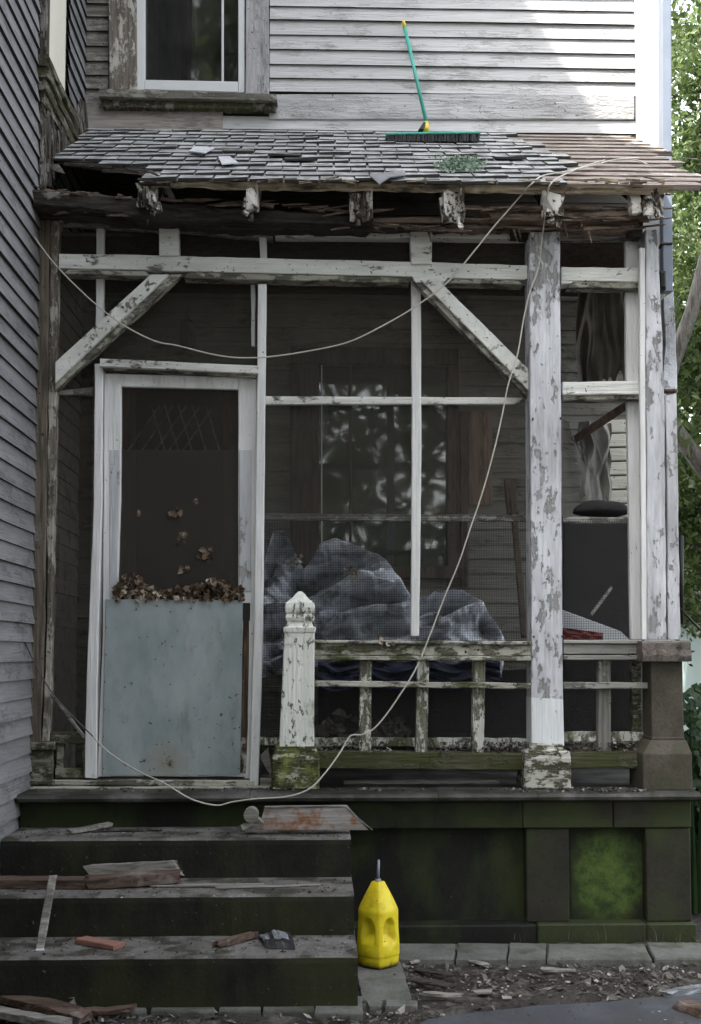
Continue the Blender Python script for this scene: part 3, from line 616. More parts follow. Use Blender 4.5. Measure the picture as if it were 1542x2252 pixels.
# right corner post: box pilaster
rp = part('post', 'post', S_([(1420, 505), (1422, 900), (1424, 1406)], [(1446, 505), (1462, 900), (1466, 1406)], 6.24, .14, jit=.002),
     S_([(1464, 870), (1468, 1100), (1470, 1406)], [(1488, 865), (1492, 1100), (1497, 1406)], 6.25, .12, jit=.002), label='weathered corner post standing on the stone pier')
part('corner_strip', 'frame', S_([(1407, 545), (1408, 880), (1412, 1406)], [(1419, 545), (1420, 880), (1423, 1406)], 6.235, .03, jit=.001), parent=rp)
# downspout, broken
ds_ = empty('downspout', W(1470, 1400, 6.35), 'pale broken downspout at the right corner of the house', 'downspout')
def tubeo(name, pts, r, mat, parent=None, n=10, **k):
    m = MB(); m.tube(pts, r, n); return obj(name, m, mat, parent, smooth=True, **k)
YD = 7.36
m = MB(); m.strip([(1453, -400), (1456, 300), (1459, 640)], [(1475, -400), (1478, 300), (1481, 640)], YD, .07, jit=.001, seg=.5)
obj('upper_pipe', m, 'pipe', ds_, bevel=.008)
m = MB(); m.strip([(1460, 655), (1464, 760), (1456, 860)], [(1482, 640), (1486, 740), (1490, 862)], [6.95, 6.7, 6.45], .06, jit=.003); obj('split_pipe', m, 'pipew', ds_)
m = MB(); m.rect(1456, 855, 1489, 861, 6.385, .03); obj('bracket', m, 'rust', ds_); m = MB(); m.rect(1455, 533, 1479, 537, YD-.01, .09); obj('bracket', m, 'rust', ds_)
jb = MB(); a, b = W(1444, 641, 6.5), W(1461, 600, 6.5); jb.box(a.x, b.x, 6.46, 6.54, a.z, b.z); jb.box(a.x+.008, b.x-.008, 6.45, 6.461, a.z+.01, b.z-.01); jb.box(a.x-.06, a.x+.001, 6.49, 6.51, a.z+.03, b.z-.03)
obj('junction_box', jb, 'black', bevel=.004, label='small black box fixed beside the right post top', category='junction box')
# beams
part('header_beam', ['beam', 'sillw'],
     S_([(130, 557), (300, 560), (560, 567), (905, 575), (1165, 583)], [(130, 590), (300, 594), (560, 600), (905, 608), (1165, 616)], 6.28, .10, jit=.002),
     S_([(150, 592), (320, 596)], [(142, 602), (330, 607)], 6.285, .09, jit=.002, mi=1), S_([(415, 598), (890, 610)], [(405, 612), (900, 622)], 6.285, .09, jit=.002, mi=1), S_([(985, 610), (1135, 614)], [(975, 622), (1150, 626)], 6.285, .09, jit=.002, mi=1),
     S_([(905, 605), (985, 608)], [(915, 622), (975, 624)], 6.278, .05, jit=.001))
part('header_beam', ['beam', 'sillw'], S_([(1235, 587), (1422, 589)], [(1235, 618), (1420, 620)], 6.28, .10, jit=.002), S_([(1258, 618), (1400, 620)], [(1250, 632), (1415, 634)], 6.285, .09, jit=.002, mi=1),
     S_([(1235, 617), (1262, 618)], [(1235, 624), (1255, 624)], 6.279, .09, jit=.001), label='short header beam at the right bay')
part('cross_beam', ['beam', 'sillw'], S_([(1238, 840), (1422, 838)], [(1238, 868), (1420, 867)], 6.27, .10, jit=.002), S_([(1238, 868), (1420, 867)], [(1238, 880), (1415, 878)], 6.29, .09, jit=.003, mi=1))
part('brace', ['brace', 'sillw'], S_([(330, 604), (122, 796)], [(372, 604), (122, 842)], 6.262, .07, jit=.0015), S_([(373, 604), (122, 844)], [(400, 603), (122, 858)], 6.28, .06, jit=.002, mi=1), label='left diagonal brace')
part('brace', ['brace', 'sillw'], S_([(960, 612), (1166, 815)], [(925, 616), (1166, 862)], 6.262, .07, jit=.0015), S_([(924, 616), (1166, 864)], [(908, 618), (1166, 880)], 6.28, .06, jit=.002, mi=1), label='right diagonal brace')
part('stub_post', 'beam', S_([(349, 488), (350, 562)], [(393, 488), (394, 562)], 6.270, .08))
part('stub_post', 'beam', S_([(903, 510), (904, 580)], [(950, 510), (950, 580)], 6.268, .08))
part('top_plate', ['framex', 'dullframe'], S_([(130, 474), (345, 486)], [(130, 489), (345, 502)], 6.30, .08, jit=.004, mi=1), S_([(395, 488), (600, 510)], [(395, 503), (600, 523)], 6.30, .08, jit=.003, mi=1),
     S_([(615, 507), (905, 507), (1165, 513)], [(605, 520), (905, 522), (1165, 524)], 6.295, .08, jit=.002), S_([(1232, 505), (1410, 508)], [(1232, 522), (1410, 521)], 6.30, .08, jit=.003, mi=1))
# rotten plate
def splinters(m, x0, x1, yf, Y, n_, lo=.03, hi=.16, vert=.25, mi=0):
    for k in range(n_):
        x = random.uniform(x0, x1); p = W(x, yf(x)+random.uniform(-4, 4), Y+random.uniform(-.02, .03)); l_ = random.uniform(lo, hi)
        d = Vector((1 if random.random() < .5 else -1, random.uniform(-.2, .05), random.uniform(-vert, vert)))
        if random.random() < .08: d = Vector((random.uniform(-.3, .3), -.1, -1)); l_ *= .5
        m.bar(p, p+d*l_, random.uniform(.006, .022), random.uniform(.004, .014), jit=.002, ch=.0015, seg=.04, taper=.25, mi=mi)
rotp = part('rotten_plate', 'rot', S_([(72, 416), (200, 424), (330, 441), (560, 460), (700, 466), (818, 472)], [(78, 452), (200, 462), (330, 480), (560, 490), (700, 496), (818, 500)], 6.13, .15, jit=.006, seg=.05, ch=.012, rag=.03),
     S_([(130, 462), (330, 478), (560, 490), (830, 494), (1165, 490)], [(130, 474), (330, 488), (560, 503), (830, 500), (1165, 500)], 6.20, .12, jit=.006, seg=.05, rag=.03), label='long rotten black plate sagging under the rafters')
m = MB(); splinters(m, 80, 830, lambda x: 420+(x-80)*.065, 6.12, 60); splinters(m, 130, 1000, lambda x: 462+(x-130)*.05, 6.16, 70); obj('splinters', m, 'rotbrown', rotp, kind='stuff')
part('splinter', 'orangewood', S_([(312, 475), (400, 478)], [(318, 481), (398, 483)], 6.17, .03, jit=.004, rag=.02), parent=rotp)
part('rotten_plate', 'rotbrown', S_([(1052, 462), (1120, 458), (1195, 460), (1300, 461), (1440, 457)], [(1064, 478), (1120, 482), (1195, 485), (1300, 482), (1440, 474)], 6.11, .11, jit=.005, seg=.05, ch=.012, rag=.04),
     S_([(1000, 478), (1150, 486), (1240, 490), (1400, 486)], [(1000, 500), (1150, 502), (1240, 506), (1405, 503)], 6.19, .10, jit=.008, seg=.05, rag=.04), S_([(820, 478), (980, 476)], [(820, 491), (980, 490)], 6.18, .1, jit=.003), label='splintered brown plate at the right')
m = MB(); splinters(m, 1050, 1440, lambda x: 460, 6.10, 40, .05, .25, .06); splinters(m, 1050, 1420, lambda x: 482, 6.12, 26, .03, .2, .10); splinters(m, 830, 1400, lambda x: 500, 6.18, 36, .04, .2, .1); obj('splinters', m, 'rotbrown', porch, kind='stuff', label='torn pale and brown splinters')
part('rotten_plate', 'rot', S_([(700, 490), (1165, 492)], [(700, 502), (1165, 505)], 6.26, .08, jit=.006, seg=.05), S_([(1120, 488), (1166, 492)], [(1126, 520), (1166, 524)], 6.24, .08, jit=.01, seg=.05), S_([(1380, 480), (1415, 478)], [(1385, 515), (1412, 522)], 6.22, .08, jit=.012, seg=.03), label='charred looking inner plate')
# rafters (run up under the roof deck)
def rafter(xc, wpx, y0, y1, lab=None, jit=.006, skew=0, Yt=6.02):
    a = W(xc, (y0+y1)/2, Yt); hgt = abs(W(xc, y0, Yt).z-W(xc, y1, Yt).z); wd = wpx/425
    zt2 = RZ0+(Yt-YE)*RS-.03; m = MB()
    top0 = min(a.z+hgt/2, zt2)
    e = Vector((a.x, YB-.03, RZ0+(YB-.03-YE)*RS-.03))
    loops = []
    for i in range(15):
        t = (i/14)**1.6; y = Yt+(YB-.03-Yt)*t; zt3 = top0+(e.z-top0)*t; x = a.x+(skew*(1-min(1, t*6)))/425
        hh = hgt+(.13-hgt)*min(1, t*4); hh *= (1 if i > 0 else .9); L = []
        jj = jit if t < .25 else .001
        for (u, v) in ((-.5, 0), (0, .01), (.5, 0), (.5, -.35), (.48, -.7), (.5, -1), (.1, -1), (-.5, -1), (-.52, -.6), (-.5, -.3)):
            L.append(Vector((x+u*wd+random.uniform(-jj, jj), y+(random.uniform(-.035, .035) if i == 0 else 0), zt3+v*hh+random.uniform(-jj, jj)*.8)))
        loops.append(L)
    m.sweep(loops)
    for k in range(6):
        p = Vector((a.x+random.uniform(-.55, .55)*wd, Yt+random.uniform(-.03, .04), top0-hgt*random.random()**.6)); q_ = p+Vector((random.uniform(-.02, .02), random.uniform(-.04, .01), random.uniform(-.06, .01))); m.bar(p, q_, random.uniform(.01, .03), random.uniform(.008, .02), jit=.004, ch=.002, seg=.03)
    return obj('rafter', m, 'rafter', porch, **({'label': lab} if lab else {}))
rafter(325, 46, 392, 442, jit=.010); rafter(555, 26, 402, 462); rafter(795, 48, 413, 492, 'rotten doubled rafter tail', jit=.008); rafter(998, 48, 413, 492, jit=.009); rafter(1228, 50, 410, 474, jit=.008, skew=-12); rafter(1438, 50, 406, 466, jit=.007)
for (x0, y0, x1, y1, w_) in ((775, 430, 786, 478, 16), (972, 440, 984, 480, 16), (1196, 420, 1200, 462, 14), (1392, 428, 1398, 470, 22), (548, 425, 545, 452, 12)):
    a, b = W(x0, y0, 6.06), W(x1, y1, 6.06); m = MB(); m.bar(a, b, w_/425, .05, jit=.006, seg=.03, rag=.01); obj('cleat', m, 'rafter', porch)
m = MB(); pts = [(330, 378), (350, 390), (366, 410), (384, 444)]
m.strip([(322, 376), (345, 386), (360, 408), (372, 440)], [(334, 374), (356, 388), (374, 410), (388, 442)], [6.02, 6.04, 6.08, 6.12], .012, jit=.001); obj('bent_lath', m, 'gboard', porch)
# left stub under the roof
m = MB(); m.strip([(62, 398), (100, 376)], [(66, 410), (88, 440)], 6.28, .1, jit=.004); m.strip([(95, 362), (128, 360), (144, 383)], [(100, 366), (118, 375), (142, 381)], [6.5, 6.35, 6.25], .01, jit=.001)
obj('broken_bracket', m, 'gboard', porch)
m = MB(); m.rect(60, 398, 88, 478, 6.3, .2, jit=.003); m.strip([(88, 440), (140, 452)], [(88, 478), (140, 480)], 6.26, .1, jit=.003); obj('beam_end', m, 'rot', porch)
# roof deck boards
def rp_(x, s, o): return Vector((x, YE, RZ0))+RT*s+RN*o
def lefty(x):      # lowest photo row where roof survives
    pts = [(95, 345), (115, 350), (170, 360), (240, 372), (330, 380), (331, 402), (2000, 420)]
    for (a, b), (c_, d) in zip(pts, pts[1:]):
        if a <= x <= c_: return b+(d-b)*(x-a)/(c_-a)
    return 340 if x < 95 else 420
m = MB(); nb = 13; bw = RL/nb; XRT = W(1475, 300, YB).x
for k in range(nb):
    s0 = k*bw; s1 = s0+bw-.003
    if k == 0: xe = W(1548, 395, YE).x
    elif k < 5: xe = [0, W(1562, 385, YE+.1).x, W(1540, 370, 6.3).x, W(1505, 362, 6.4).x, W(1470, 352, 6.6).x][k]
    else: xe = [W(1478, 342, 6.8).x, W(1460, 340, 6.8).x, W(1425, 335, 7).x, W(1455, 330, 7.1).x, W(1440, 325, 7.2).x, W(1415, 318, 7.3).x, W(1400, 312, 7.4).x, W(1390, 306, 7.45).x][k-5]
    x0_ = XW+.035
    while x0_ < 0 and proj(rp_(x0_, s0, 0))[1] > lefty(proj(rp_(x0_, s0, 0))[0])-1: x0_ += .02
    L = []; q = max(2, int((xe-x0_)/.12))
    for i in range(q+1):
        x = x0_+(xe-x0_)*i/q; j = random.uniform(-.003, .003) if xe-x < .8 or k == 0 else 0; tt = .02 if k % 2 else .021; lp_ = .007+random.uniform(0, .004)
        rg = random.uniform(-.03, .03) if i == q else 0
        L.append([rp_(x+rg, s0+j, -tt), rp_(x, s0+j, -.001+(lp_ if xe-x < 1.1 else 0)), rp_(x-rg, (s0+s1)/2, random.uniform(0, .002)), rp_(x+rg*.5, s1+j*.5, -.001), rp_(x, s1, -tt)])
    m.sweep(L)
obj('roof_deck', m, 'deck', porch)
m = MB()
x0_ = XW+.05; q = 60; L = []
for i in range(q+1):
    x = W(335, 390, YE).x+(W(1480, 400, YE).x-W(335, 390, YE).x)*i/q; j = random.uniform(-.006, .006); zz = -.034+(-.010 if i > 6 else 0)+random.uniform(-.005, .005)
    L.append([rp_(x, -.006+j, -.002), rp_(x, -.008+j, zz), rp_(x, .03, zz-.004), rp_(x, .05, -.022)])
m.sweep(L); splinters(m, 330, 1500, lambda x: 400, 5.99, 60, .02, .12, .12); obj('eave_board', m, 'eave', porch)
m = MB(); m.box(XW+.03, W(1440, 340, YB).x, YE+.3, YB-.03, RZ0-.005, RZ0+.0)
zc = W(771, 508, 6.3).z; m = MB()
for k in range(9): m.box(XW+.03, 1.9, 6.42+k*.115, 6.42+k*.115+.112, zc, zc+.018)
obj('blocker_ceiling', m, 'brownwood', porch)  # added ceiling boards, blocking light from the roof space
# shingles
def righty(y):
    pts = [(296, 1116), (305, 1118), (317, 1169), (333, 1183), (347, 1201), (366, 1221), (375, 1197), (385, 1165), (395, 1186), (420, 1186)]
    for (a, b), (c_, d) in zip(pts, pts[1:]):
        if a <= y <= c_: return b+(d-b)*(y-a)/(c_-a)
    return 1116
m = MB(); rows = 13; ex = RL/rows; tw = .188
for k in range(rows):
    s0 = k*ex-.012; off = (k % 2)*tw/2+random.uniform(-.012, .012)
    x = XW+.04-off
    while x < .95*2:
        xc = x+tw/2; pb = proj(rp_(xc, s0, .01)); pl = proj(rp_(x, s0, .01)); pr_ = proj(rp_(x+tw, s0, .01))
        rlim = righty(pb[1])
        if pb[1] < lefty(pb[0])-2+random.uniform(-3, 2) and pl[0] < rlim+random.uniform(-16, 6):
            x_j = random.uniform(-.004, .004); xa, xb2 = max(x+.0045+x_j, XW+.035+(.03 if random.random() < .3 else 0)), x+tw-.0045+random.uniform(-.004, .003)
            miss = random.random(); ln = ex+.045
            if miss < .02 and pb[0] < 700: ln_ = .05; s_ = s0+.05
            else: s_ = s0+random.uniform(-.004, .004)
            lift = .014+random.uniform(0, .005)+(.02*random.random() if random.random() < .06 else 0); top = min(s0+ln, RL-.002)
            if xb2 > xa+.02 and top > s_+.02:
                tl = random.uniform(-.003, .003)
                m.mi += []; m.add([rp_(xa, s_+tl, lift), rp_(xb2, s_-tl, lift+random.uniform(-.003, .009)), rp_(xb2, top, .006), rp_(xa, top, .006),
                       rp_(xa, s_+tl, lift-.013), rp_(xb2, s_-tl, lift-.013), rp_(xb2, top, .001), rp_(xa, top, .001)],
                      [(0, 1, 2, 3), (4, 5, 1, 0), (5, 6, 2, 1), (7, 4, 0, 3), (6, 7, 3, 2), (7, 6, 5, 4)]); m.mi[-5] = 1; m.mi[-4] = 1; m.mi[-3] = 1
        x += tw
obj('shingles', m, ['shingle', 'shbutt'], porch)
m = MB()   # torn shingle tatters along the broken left eave
for k in range(46):
    px = random.uniform(118, 345); py = lefty(px)+random.uniform(-9, 4); p = Wr(px, py, random.uniform(-.02, .02)); m.bar(p-Vector((random.uniform(.02, .09), 0, random.uniform(-.01, .01))), p+Vector((random.uniform(.03, .1), 0, random.uniform(-.012, .008))), .012, .006, jit=.003, ch=.001)
obj('torn_felt', m, 'rot', porch, kind='stuff')
# flakes lying on the roof
for (pp, lb, mt) in (([(415, 332), (428, 322), (472, 324), (450, 336)], 'pale diamond shaped shingle scrap lying on the roof', 'whiteboard'), ([(480, 344), (505, 343), (524, 357), (488, 360)], 'small pale shingle scrap near the roof edge', 'whiteboard'),
                     ([(812, 384), (838, 380), (868, 376), (890, 374), (893, 384), (858, 388), (834, 404)], 'torn curled tar paper scrap hanging at the eave', 'greybag')):
    top = [Wr(x, y, .035+.006*(i % 2)) for i, (x, y) in enumerate(pp)]; m = MB(); k = len(top); m.add(top+[p-RN*.006 for p in top], [tuple(range(k)), tuple(range(k, 2*k))[::-1]]+[(i, (i+1) % k, k+(i+1) % k, k+i) for i in range(k)])
    obj('shingle_scrap', m, mt, label=lb, category='shingle scrap', group='loose scraps on the porch roof')
m = MB()
for k in range(900):
    a = random.gauss(0, 1); b = random.gauss(0, 1); px = 1012+a*24; py = 360+b*7-abs(a)*0; 
    if px < 955 or px > 1070 or py > 379 or py < 340: continue
    m.flake(Wr(px, py, random.uniform(.022, .05)), random.uniform(.006, .014), (random.uniform(-1, 1), -1, random.uniform(0, 1)), curl=1)
obj('moss_clump', m, 'mossc', label='pale green clump of moss on the shingles', category='moss')
# ---- screen frames
YS = 6.36
part('mullion', 'frame', S_([(570, 515), (572, 572)], [(586, 515), (587, 572)], 6.31, .05), S_([(567, 625), (565, 900), (558, 1400), (548, 1728)], [(586, 625), (583, 900), (578, 1400), (568, 1728)], 6.30, .06, jit=.001))
part('mullion', 'frame', S_([(905, 618), (906, 1000), (904, 1398)], [(926, 618), (927, 1000), (922, 1398)], YS-.005, .04, jit=.001))
part('mullion', 'frame', S_([(212, 497), (210, 730)], [(229, 497), (228, 715)], YS, .04, jit=.001))
part('mullion', 'frame', S_([(1376, 520), (1378, 838)], [(1404, 520), (1406, 838)], YS, .04), S_([(1380, 880), (1388, 1406)], [(1407, 880), (1412, 1406)], YS, .04, jit=.001))
part('mullion', 'frame', S_([(552, 618), (552, 760)], [(561, 618), (562, 762)], YS+.02, .03, jit=.003), label='thin loose broken lath')
part('screen_rail', 'framex', S_([(584, 871), (1150, 874)], [(584, 889), (1140, 889)], YS-.002, .03, jit=.001))
part('screen_rail', 'dullframe', S_([(582, 1129), (905, 1131), (1162, 1132)], [(582, 1143), (905, 1146), (1162, 1147)], YS+.03, .03, jit=.001), label='dull grey mid rail')
part('screen_rail', 'dullframe', S_([(1238, 1136), (1384, 1138)], [(1238, 1150), (1384, 1152)], YS+.03, .03, jit=.001), label='dull grey mid rail of the right bay')
part('screen_rail', 'dullframe', S_([(124, 858), (205, 852)], [(124, 868), (205, 870)], YS, .03, jit=.002), label='short peeling rail left of the door')
part('screen_rail', 'bal', S_([(572, 1622), (1165, 1624)], [(572, 1640), (1165, 1646)], YS, .04, jit=.004, seg=.06), S_([(1240, 1610), (1418, 1610)], [(1240, 1632), (1408, 1630)], YS-.06, .04, jit=.003), label='flaking bottom rail of the screen frames')
part('sill_board', 'sillw', S_([(1240, 1634), (1400, 1634)], [(1240, 1652), (1400, 1652)], YS, .1, jit=.003))
# screens
def screen(x0, y0, x1, y1, mat, Y=YS+.022, name='insect_screen', **k):
    a, b = W(x0, y1, Y), W(x1, y0, Y); m = MB()
    m.grid(lambda u, v: (a.x+(b.x-a.x)*u, Y+.012*math.sin(u*math.pi)*math.sin(v*math.pi)*(1+nz((u*3, v*3, x0*.01))), a.z+(b.z-a.z)*v), 12, 12)
    return obj(name, m, mat, porch, smooth=True, keep=True, **k)
screen(125, 515, 575, 800, 'screen'); screen(578, 522, 916, 1135, 'screen'); screen(916, 522, 1170, 1135, 'screen'); screen(120, 800, 205, 1610, 'screend')
screen(574, 1140, 1170, 1640, 'hcloth', label='coarse hardware cloth over the lower part'); screen(1236, 1142, 1388, 1640, 'hcloth', label='coarse hardware cloth in the right bay')
# small frame at left bottom
part('vent_frame', 'leftbase', (112, 1610, 200, 1636, 6.32, .05), S_([(124, 1636), (124, 1690)], [(140, 1636), (140, 1690)], 6.325, .04, jit=.002), (181, 1636, 206, 1712, 6.315, .06), (122, 1690, 181, 1712, 6.32, .05))
# door jambs, hood and threshold
part('door_jamb', 'frame', S_([(208, 800), (206, 1100), (190, 1500), (186, 1710)], [(226, 800), (224, 1100), (214, 1500), (212, 1712)], 6.31, .08, jit=.001))
part('door_jamb', 'frame', S_([(552, 815), (552, 1300), (538, 1712)], [(566, 815), (562, 1300), (549, 1712)], 6.335, .05, jit=.001), label='door jamb on the latch side')
part('door_hood', ['framex', 'sillw'], S_([(220, 788), (568, 804)], [(220, 806), (568, 822)], 6.27, .10, jit=.001), S_([(226, 806), (562, 822)], [(226, 812), (562, 830)], 6.30, .06, jit=.001, mi=1))
part('threshold', 'sillw', S_([(112, 1716), (560, 1716)], [(112, 1727), (560, 1730)], 6.30, .14, jit=.003), S_([(60, 1730), (600, 1732)], [(60, 1738), (600, 1738)], 6.24, .1, jit=.003))
# porch floor visible gap
part('floor_board', 'gboard', S_([(757, 1721), (1098, 1722)], [(757, 1732), (1098, 1731)], 6.42, .14, jit=.003, seg=.1), S_([(572, 1712), (600, 1712)], [(572, 1730), (600, 1730)], 6.34, .2))
part('loose_lattice', 'gboard', S_([(573, 1660), (590, 1645)], [(575, 1672), (602, 1722)], 6.36, .02, jit=.001))
# screen door
door = MB()
door.strip([(229, 822), (228, 1100), (226, 1400), (214, 1708)], [(267, 822), (266, 1100), (257, 1330), (244, 1708)], 6.335, .035, jit=.0008)
door.strip([(524, 822), (524, 1100), (524, 1400), (520, 1708)], [(556, 828), (556, 1100), (552, 1400), (540, 1708)], 6.335, .035, jit=.0008)
door.strip([(267, 822), (524, 828)], [(267, 850), (524, 857)], 6.3352, .035, jit=.0008); door.strip([(258, 1318), (522, 1318)], [(256, 1370), (522, 1370)], 6.336, .034); door.strip([(240, 1680), (524, 1680)], [(240, 1708), (524, 1708)], 6.336, .034)
dr = obj('screen_door', door, 'frame', porch)
m = MB(); m.strip([(241, 990), (240, 1315)], [(264, 990), (258, 1315)], 6.331, .004, jit=0); obj('edge_strip', m, 'pipew', dr); m = MB(); m.strip([(526, 990), (526, 1300)], [(554, 990), (552, 1300)], 6.331, .004, jit=0); obj('edge_strip', m, 'pipew', dr)
a, b = W(262, 1330, 6.35), W(530, 845, 6.35); m = MB(); m.grid(lambda u, v: (a.x+(b.x-a.x)*u, 6.355, a.z+(b.z-a.z)*v), 4, 4); obj('door_screen', m, 'screend', dr, keep=True)
a, b = W(262, 1330, 6.35), W(530, 990, 6.35); m = MB(); m.grid(lambda u, v: (a.x+(b.x-a.x)*u, 6.348+.004*nz((u*4, v*4, 0)), a.z+(b.z-a.z)*v), 8, 8); obj('door_screen', m, 'screen', dr, keep=True, label='second layer of screen patched over the lower part')
m = MB(); m.strip([(232, 1318), (228, 1500), (224, 1706)], [(533, 1320), (532, 1500), (528, 1704)], 6.318, .014, jit=.0006, seg=.15)
for (x, y) in [(236, 1335), (234, 1380), (233, 1440), (231, 1500), (230, 1560), (228, 1620), (228, 1690), (300, 1340), (345, 1332), (375, 1345), (420, 1338), (378, 1422), (430, 1422), (290, 1502), (375, 1505), (460, 1505), (373, 1584), (372, 1632), (330, 1694), (430, 1694), (525, 1690), (527, 1600), (527, 1505), (530, 1440), (530, 1390), (275, 1511), (342, 1450)]:
    p = W(x, y, 6.317); m.tube([p, p-Vector((0, .004, 0))], .004, 6, mi=1)
obj('metal_panel', m, ['panel', 'rust'], dr, keep=True)
m = MB(); m.strip([(535, 1326), (534, 1365)], [(550, 1326), (550, 1365)], 6.325, .03, mi=0); m.strip([(535, 1365), (530, 1600), (528, 1700)], [(548, 1365), (545, 1600), (541, 1700)], 6.328, .02, mi=1, jit=.001)
obj('latch', m, ['black', 'rust'], dr)
# newel post
nw = MB(); 
def sq(cx_, cy_, z, h): return [Vector((cx_+a, cy_+b, z)) for a, b in ((-h, -h+.004), (-h+.004, -h), (h-.004, -h), (h, -h+.004), (h, h-.004), (h-.004, h), (-h+.004, h), (-h, h-.004))]
ncx = W(656, 1500, 6.17).x; ncy = 6.17+.08
zz = lambda y: W(656, y, 6.17).z
def prof(L): 
    m = MB(); m.sweep([sq(ncx+dx, ncy, zz(y), h/411/2) for y, h, dx in L]); return m
nb_ = obj('newel_post', prof([(1645, 76, -.006), (1600, 74, -.006), (1500, 70, 0), (1392, 66, .006), (1390, 70, .006), (1379, 72, .006), (1378, 60, .006), (1372, 56, .006), (1364, 54, .006)]), 'newel', porch, bevel=.003)
obj('finial', prof([(1365, 60, .008), (1358, 64, .008), (1350, 60, .008), (1346, 64, .008), (1336, 66, .008), (1326, 62, .008), (1322, 54, .008), (1314, 34, .008), (1306, 22, .008), (1299, 8, .008)]), 'newel', nb_)
m = MB(); bxa, bxb = W(597, 1700, 6.14).x, W(706, 1700, 6.14).x
m.sweep([lp(bxa, bxb-.008, 6.14, 6.40, ZL), lp(bxa, bxb-.006, 6.14, 6.40, W(650, 1664, 6.14).z), lp(bxa+.012, bxb-.02, 6.15, 6.39, W(650, 1656, 6.14).z), lp(bxa+.02, bxb-.028, 6.155, 6.38, W(650, 1640, 6.14).z)])
obj('newel_base', m, 'newelbase', nb_, bevel=.008)
# railing
rail = MB(); YR = 6.2
rail.strip([(692, 1407), (1168, 1411)], [(692, 1414), (1168, 1418)], YR-.01, .13, jit=.002); rail.strip([(694, 1415), (1168, 1419)], [(694, 1441), (1168, 1443)], YR+.015, .07, jit=.002); rail.strip([(694, 1442), (1168, 1444)], [(694, 1451), (1168, 1454)], YR, .09, jit=.002)
ro = obj('railing', rail, 'railw', porch)
m = MB(); m.strip([(1240, 1407), (1412, 1408)], [(1240, 1415), (1412, 1416)], YR-.01, .13); m.strip([(1240, 1416), (1412, 1417)], [(1240, 1439), (1412, 1438)], YR+.01, .07); m.strip([(1240, 1441), (1412, 1441)], [(1240, 1451), (1412, 1451)], YR, .09)
obj('handrail', m, 'railg', ro, label='plain grey right-hand length of the handrail')
m = MB(); m.strip([(692, 1497), (1168, 1502)], [(692, 1510), (1168, 1515)], YR+.005, .03, jit=.002); obj('middle_rail', m, 'railw', ro)
m = MB(); m.strip([(1240, 1500), (1427, 1501)], [(1240, 1515), (1427, 1515)], YR+.005, .03, jit=.001); obj('middle_rail', m, 'railg', ro)
for (x0, x1, x2, x3, mt) in ((791, 818, 790, 816, 'bal'), (918, 944, 914, 940, 'bal'), (1042, 1068, 1038, 1064, 'bal'), (1317, 1344, 1316, 1344, 'balg'), (1390, 1410, 1392, 1412, 'leftbase')):
    yy = YR+.037 if mt != 'leftbase' else YR+.12
    m = MB(); m.strip([(x0, 1450), (x2, 1655)], [(x1, 1450), (x3, 1655)], yy, .055, jit=.0012, seg=.05); obj('baluster', m, mt, ro)
m = MB(); m.strip([(700, 1652), (1160, 1657)], [(700, 1690), (1160, 1694)], YR, .12, jit=.0025); m.strip([(1252, 1655), (1416, 1652)], [(1252, 1690), (1416, 1690)], YR, .12, jit=.002); obj('bottom_rail', m, 'brail', ro)
# ================================================================== THINGS ON THE PORCH
# tarp heap
tp = [(560, 1330), (575, 1250), (600, 1165), (625, 1158), (650, 1215), (668, 1248), (690, 1225), (705, 1195), (735, 1183), (775, 1190), (810, 1207), (850, 1232), (880, 1270), (905, 1312), (925, 1310), (960, 1298), (1000, 1290), (1035, 1296), (1065, 1325), (1095, 1370), (1112, 1410)]
def tarp_top(x):
    for (a, b), (c_, d) in zip(tp, tp[1:]):
        if a <= x <= c_: return b+(d-b)*(x-a)/(c_-a)
    return 1400
def tarp(name, x0, x1, label, mat, seed):
    m = MB()
    def fn(u, v):
        px = x0+(x1-x0)*u; Y = 7.0-.46*min(1, v*1.25)**.75; yt = tarp_top(px)+5*nz((u*14, seed, 0)); yb = 1470
        py = yt+(yb-yt)*v; p = W(px, py, Y); wx = .05*nz((p.x, p.z, seed), 3); wz_ = .05*nz((p.x, p.z, seed+4), 3)
        a = (p.x*.80+p.z*.60+wx); b = (p.z*.90-p.x*.45+wz_)
        f1 = trin(a/.26, b/.095, seed); f2 = trin(a/.11+3, b/.05-a*4, seed+1); f3 = trin(p.x/.04, p.z/.035+p.x*9, seed+2)
        e = min(1, v*7+.1); k_ = .35+.65*min(1, u*12, (1-u)*12)
        p.y -= e*(.18*f1+.060*f2+.014*f3)*k_; p.z += e*(.05*f1+.02*f2)*(1-v*.5)
        return p
    m.grid(fn, 170, 100); return obj(name, m, mat, smooth=False, label=label, category='tarp', keep=True, group='tarps heaped on the porch floor')
tarp('tarp', 562, 905, 'crumpled grey-blue tarp heaped behind the screen, left of the mullion', 'tarp', 1.3)
tarp('tarp', 906, 1112, 'smaller rounded grey tarp bundle right of the mullion', 'tarp', 8.1)
m = MB()
m.grid(lambda u, v: W(700+400*u, 1455+60*v+6*math.sin(u*19), 6.52+.04*nz((u*8, v*5, 2))), 40, 10); obj('blue_tarp', m, 'tarpblue', label='dark blue plastic sheet glimpsed under the handrail', category='plastic sheet')
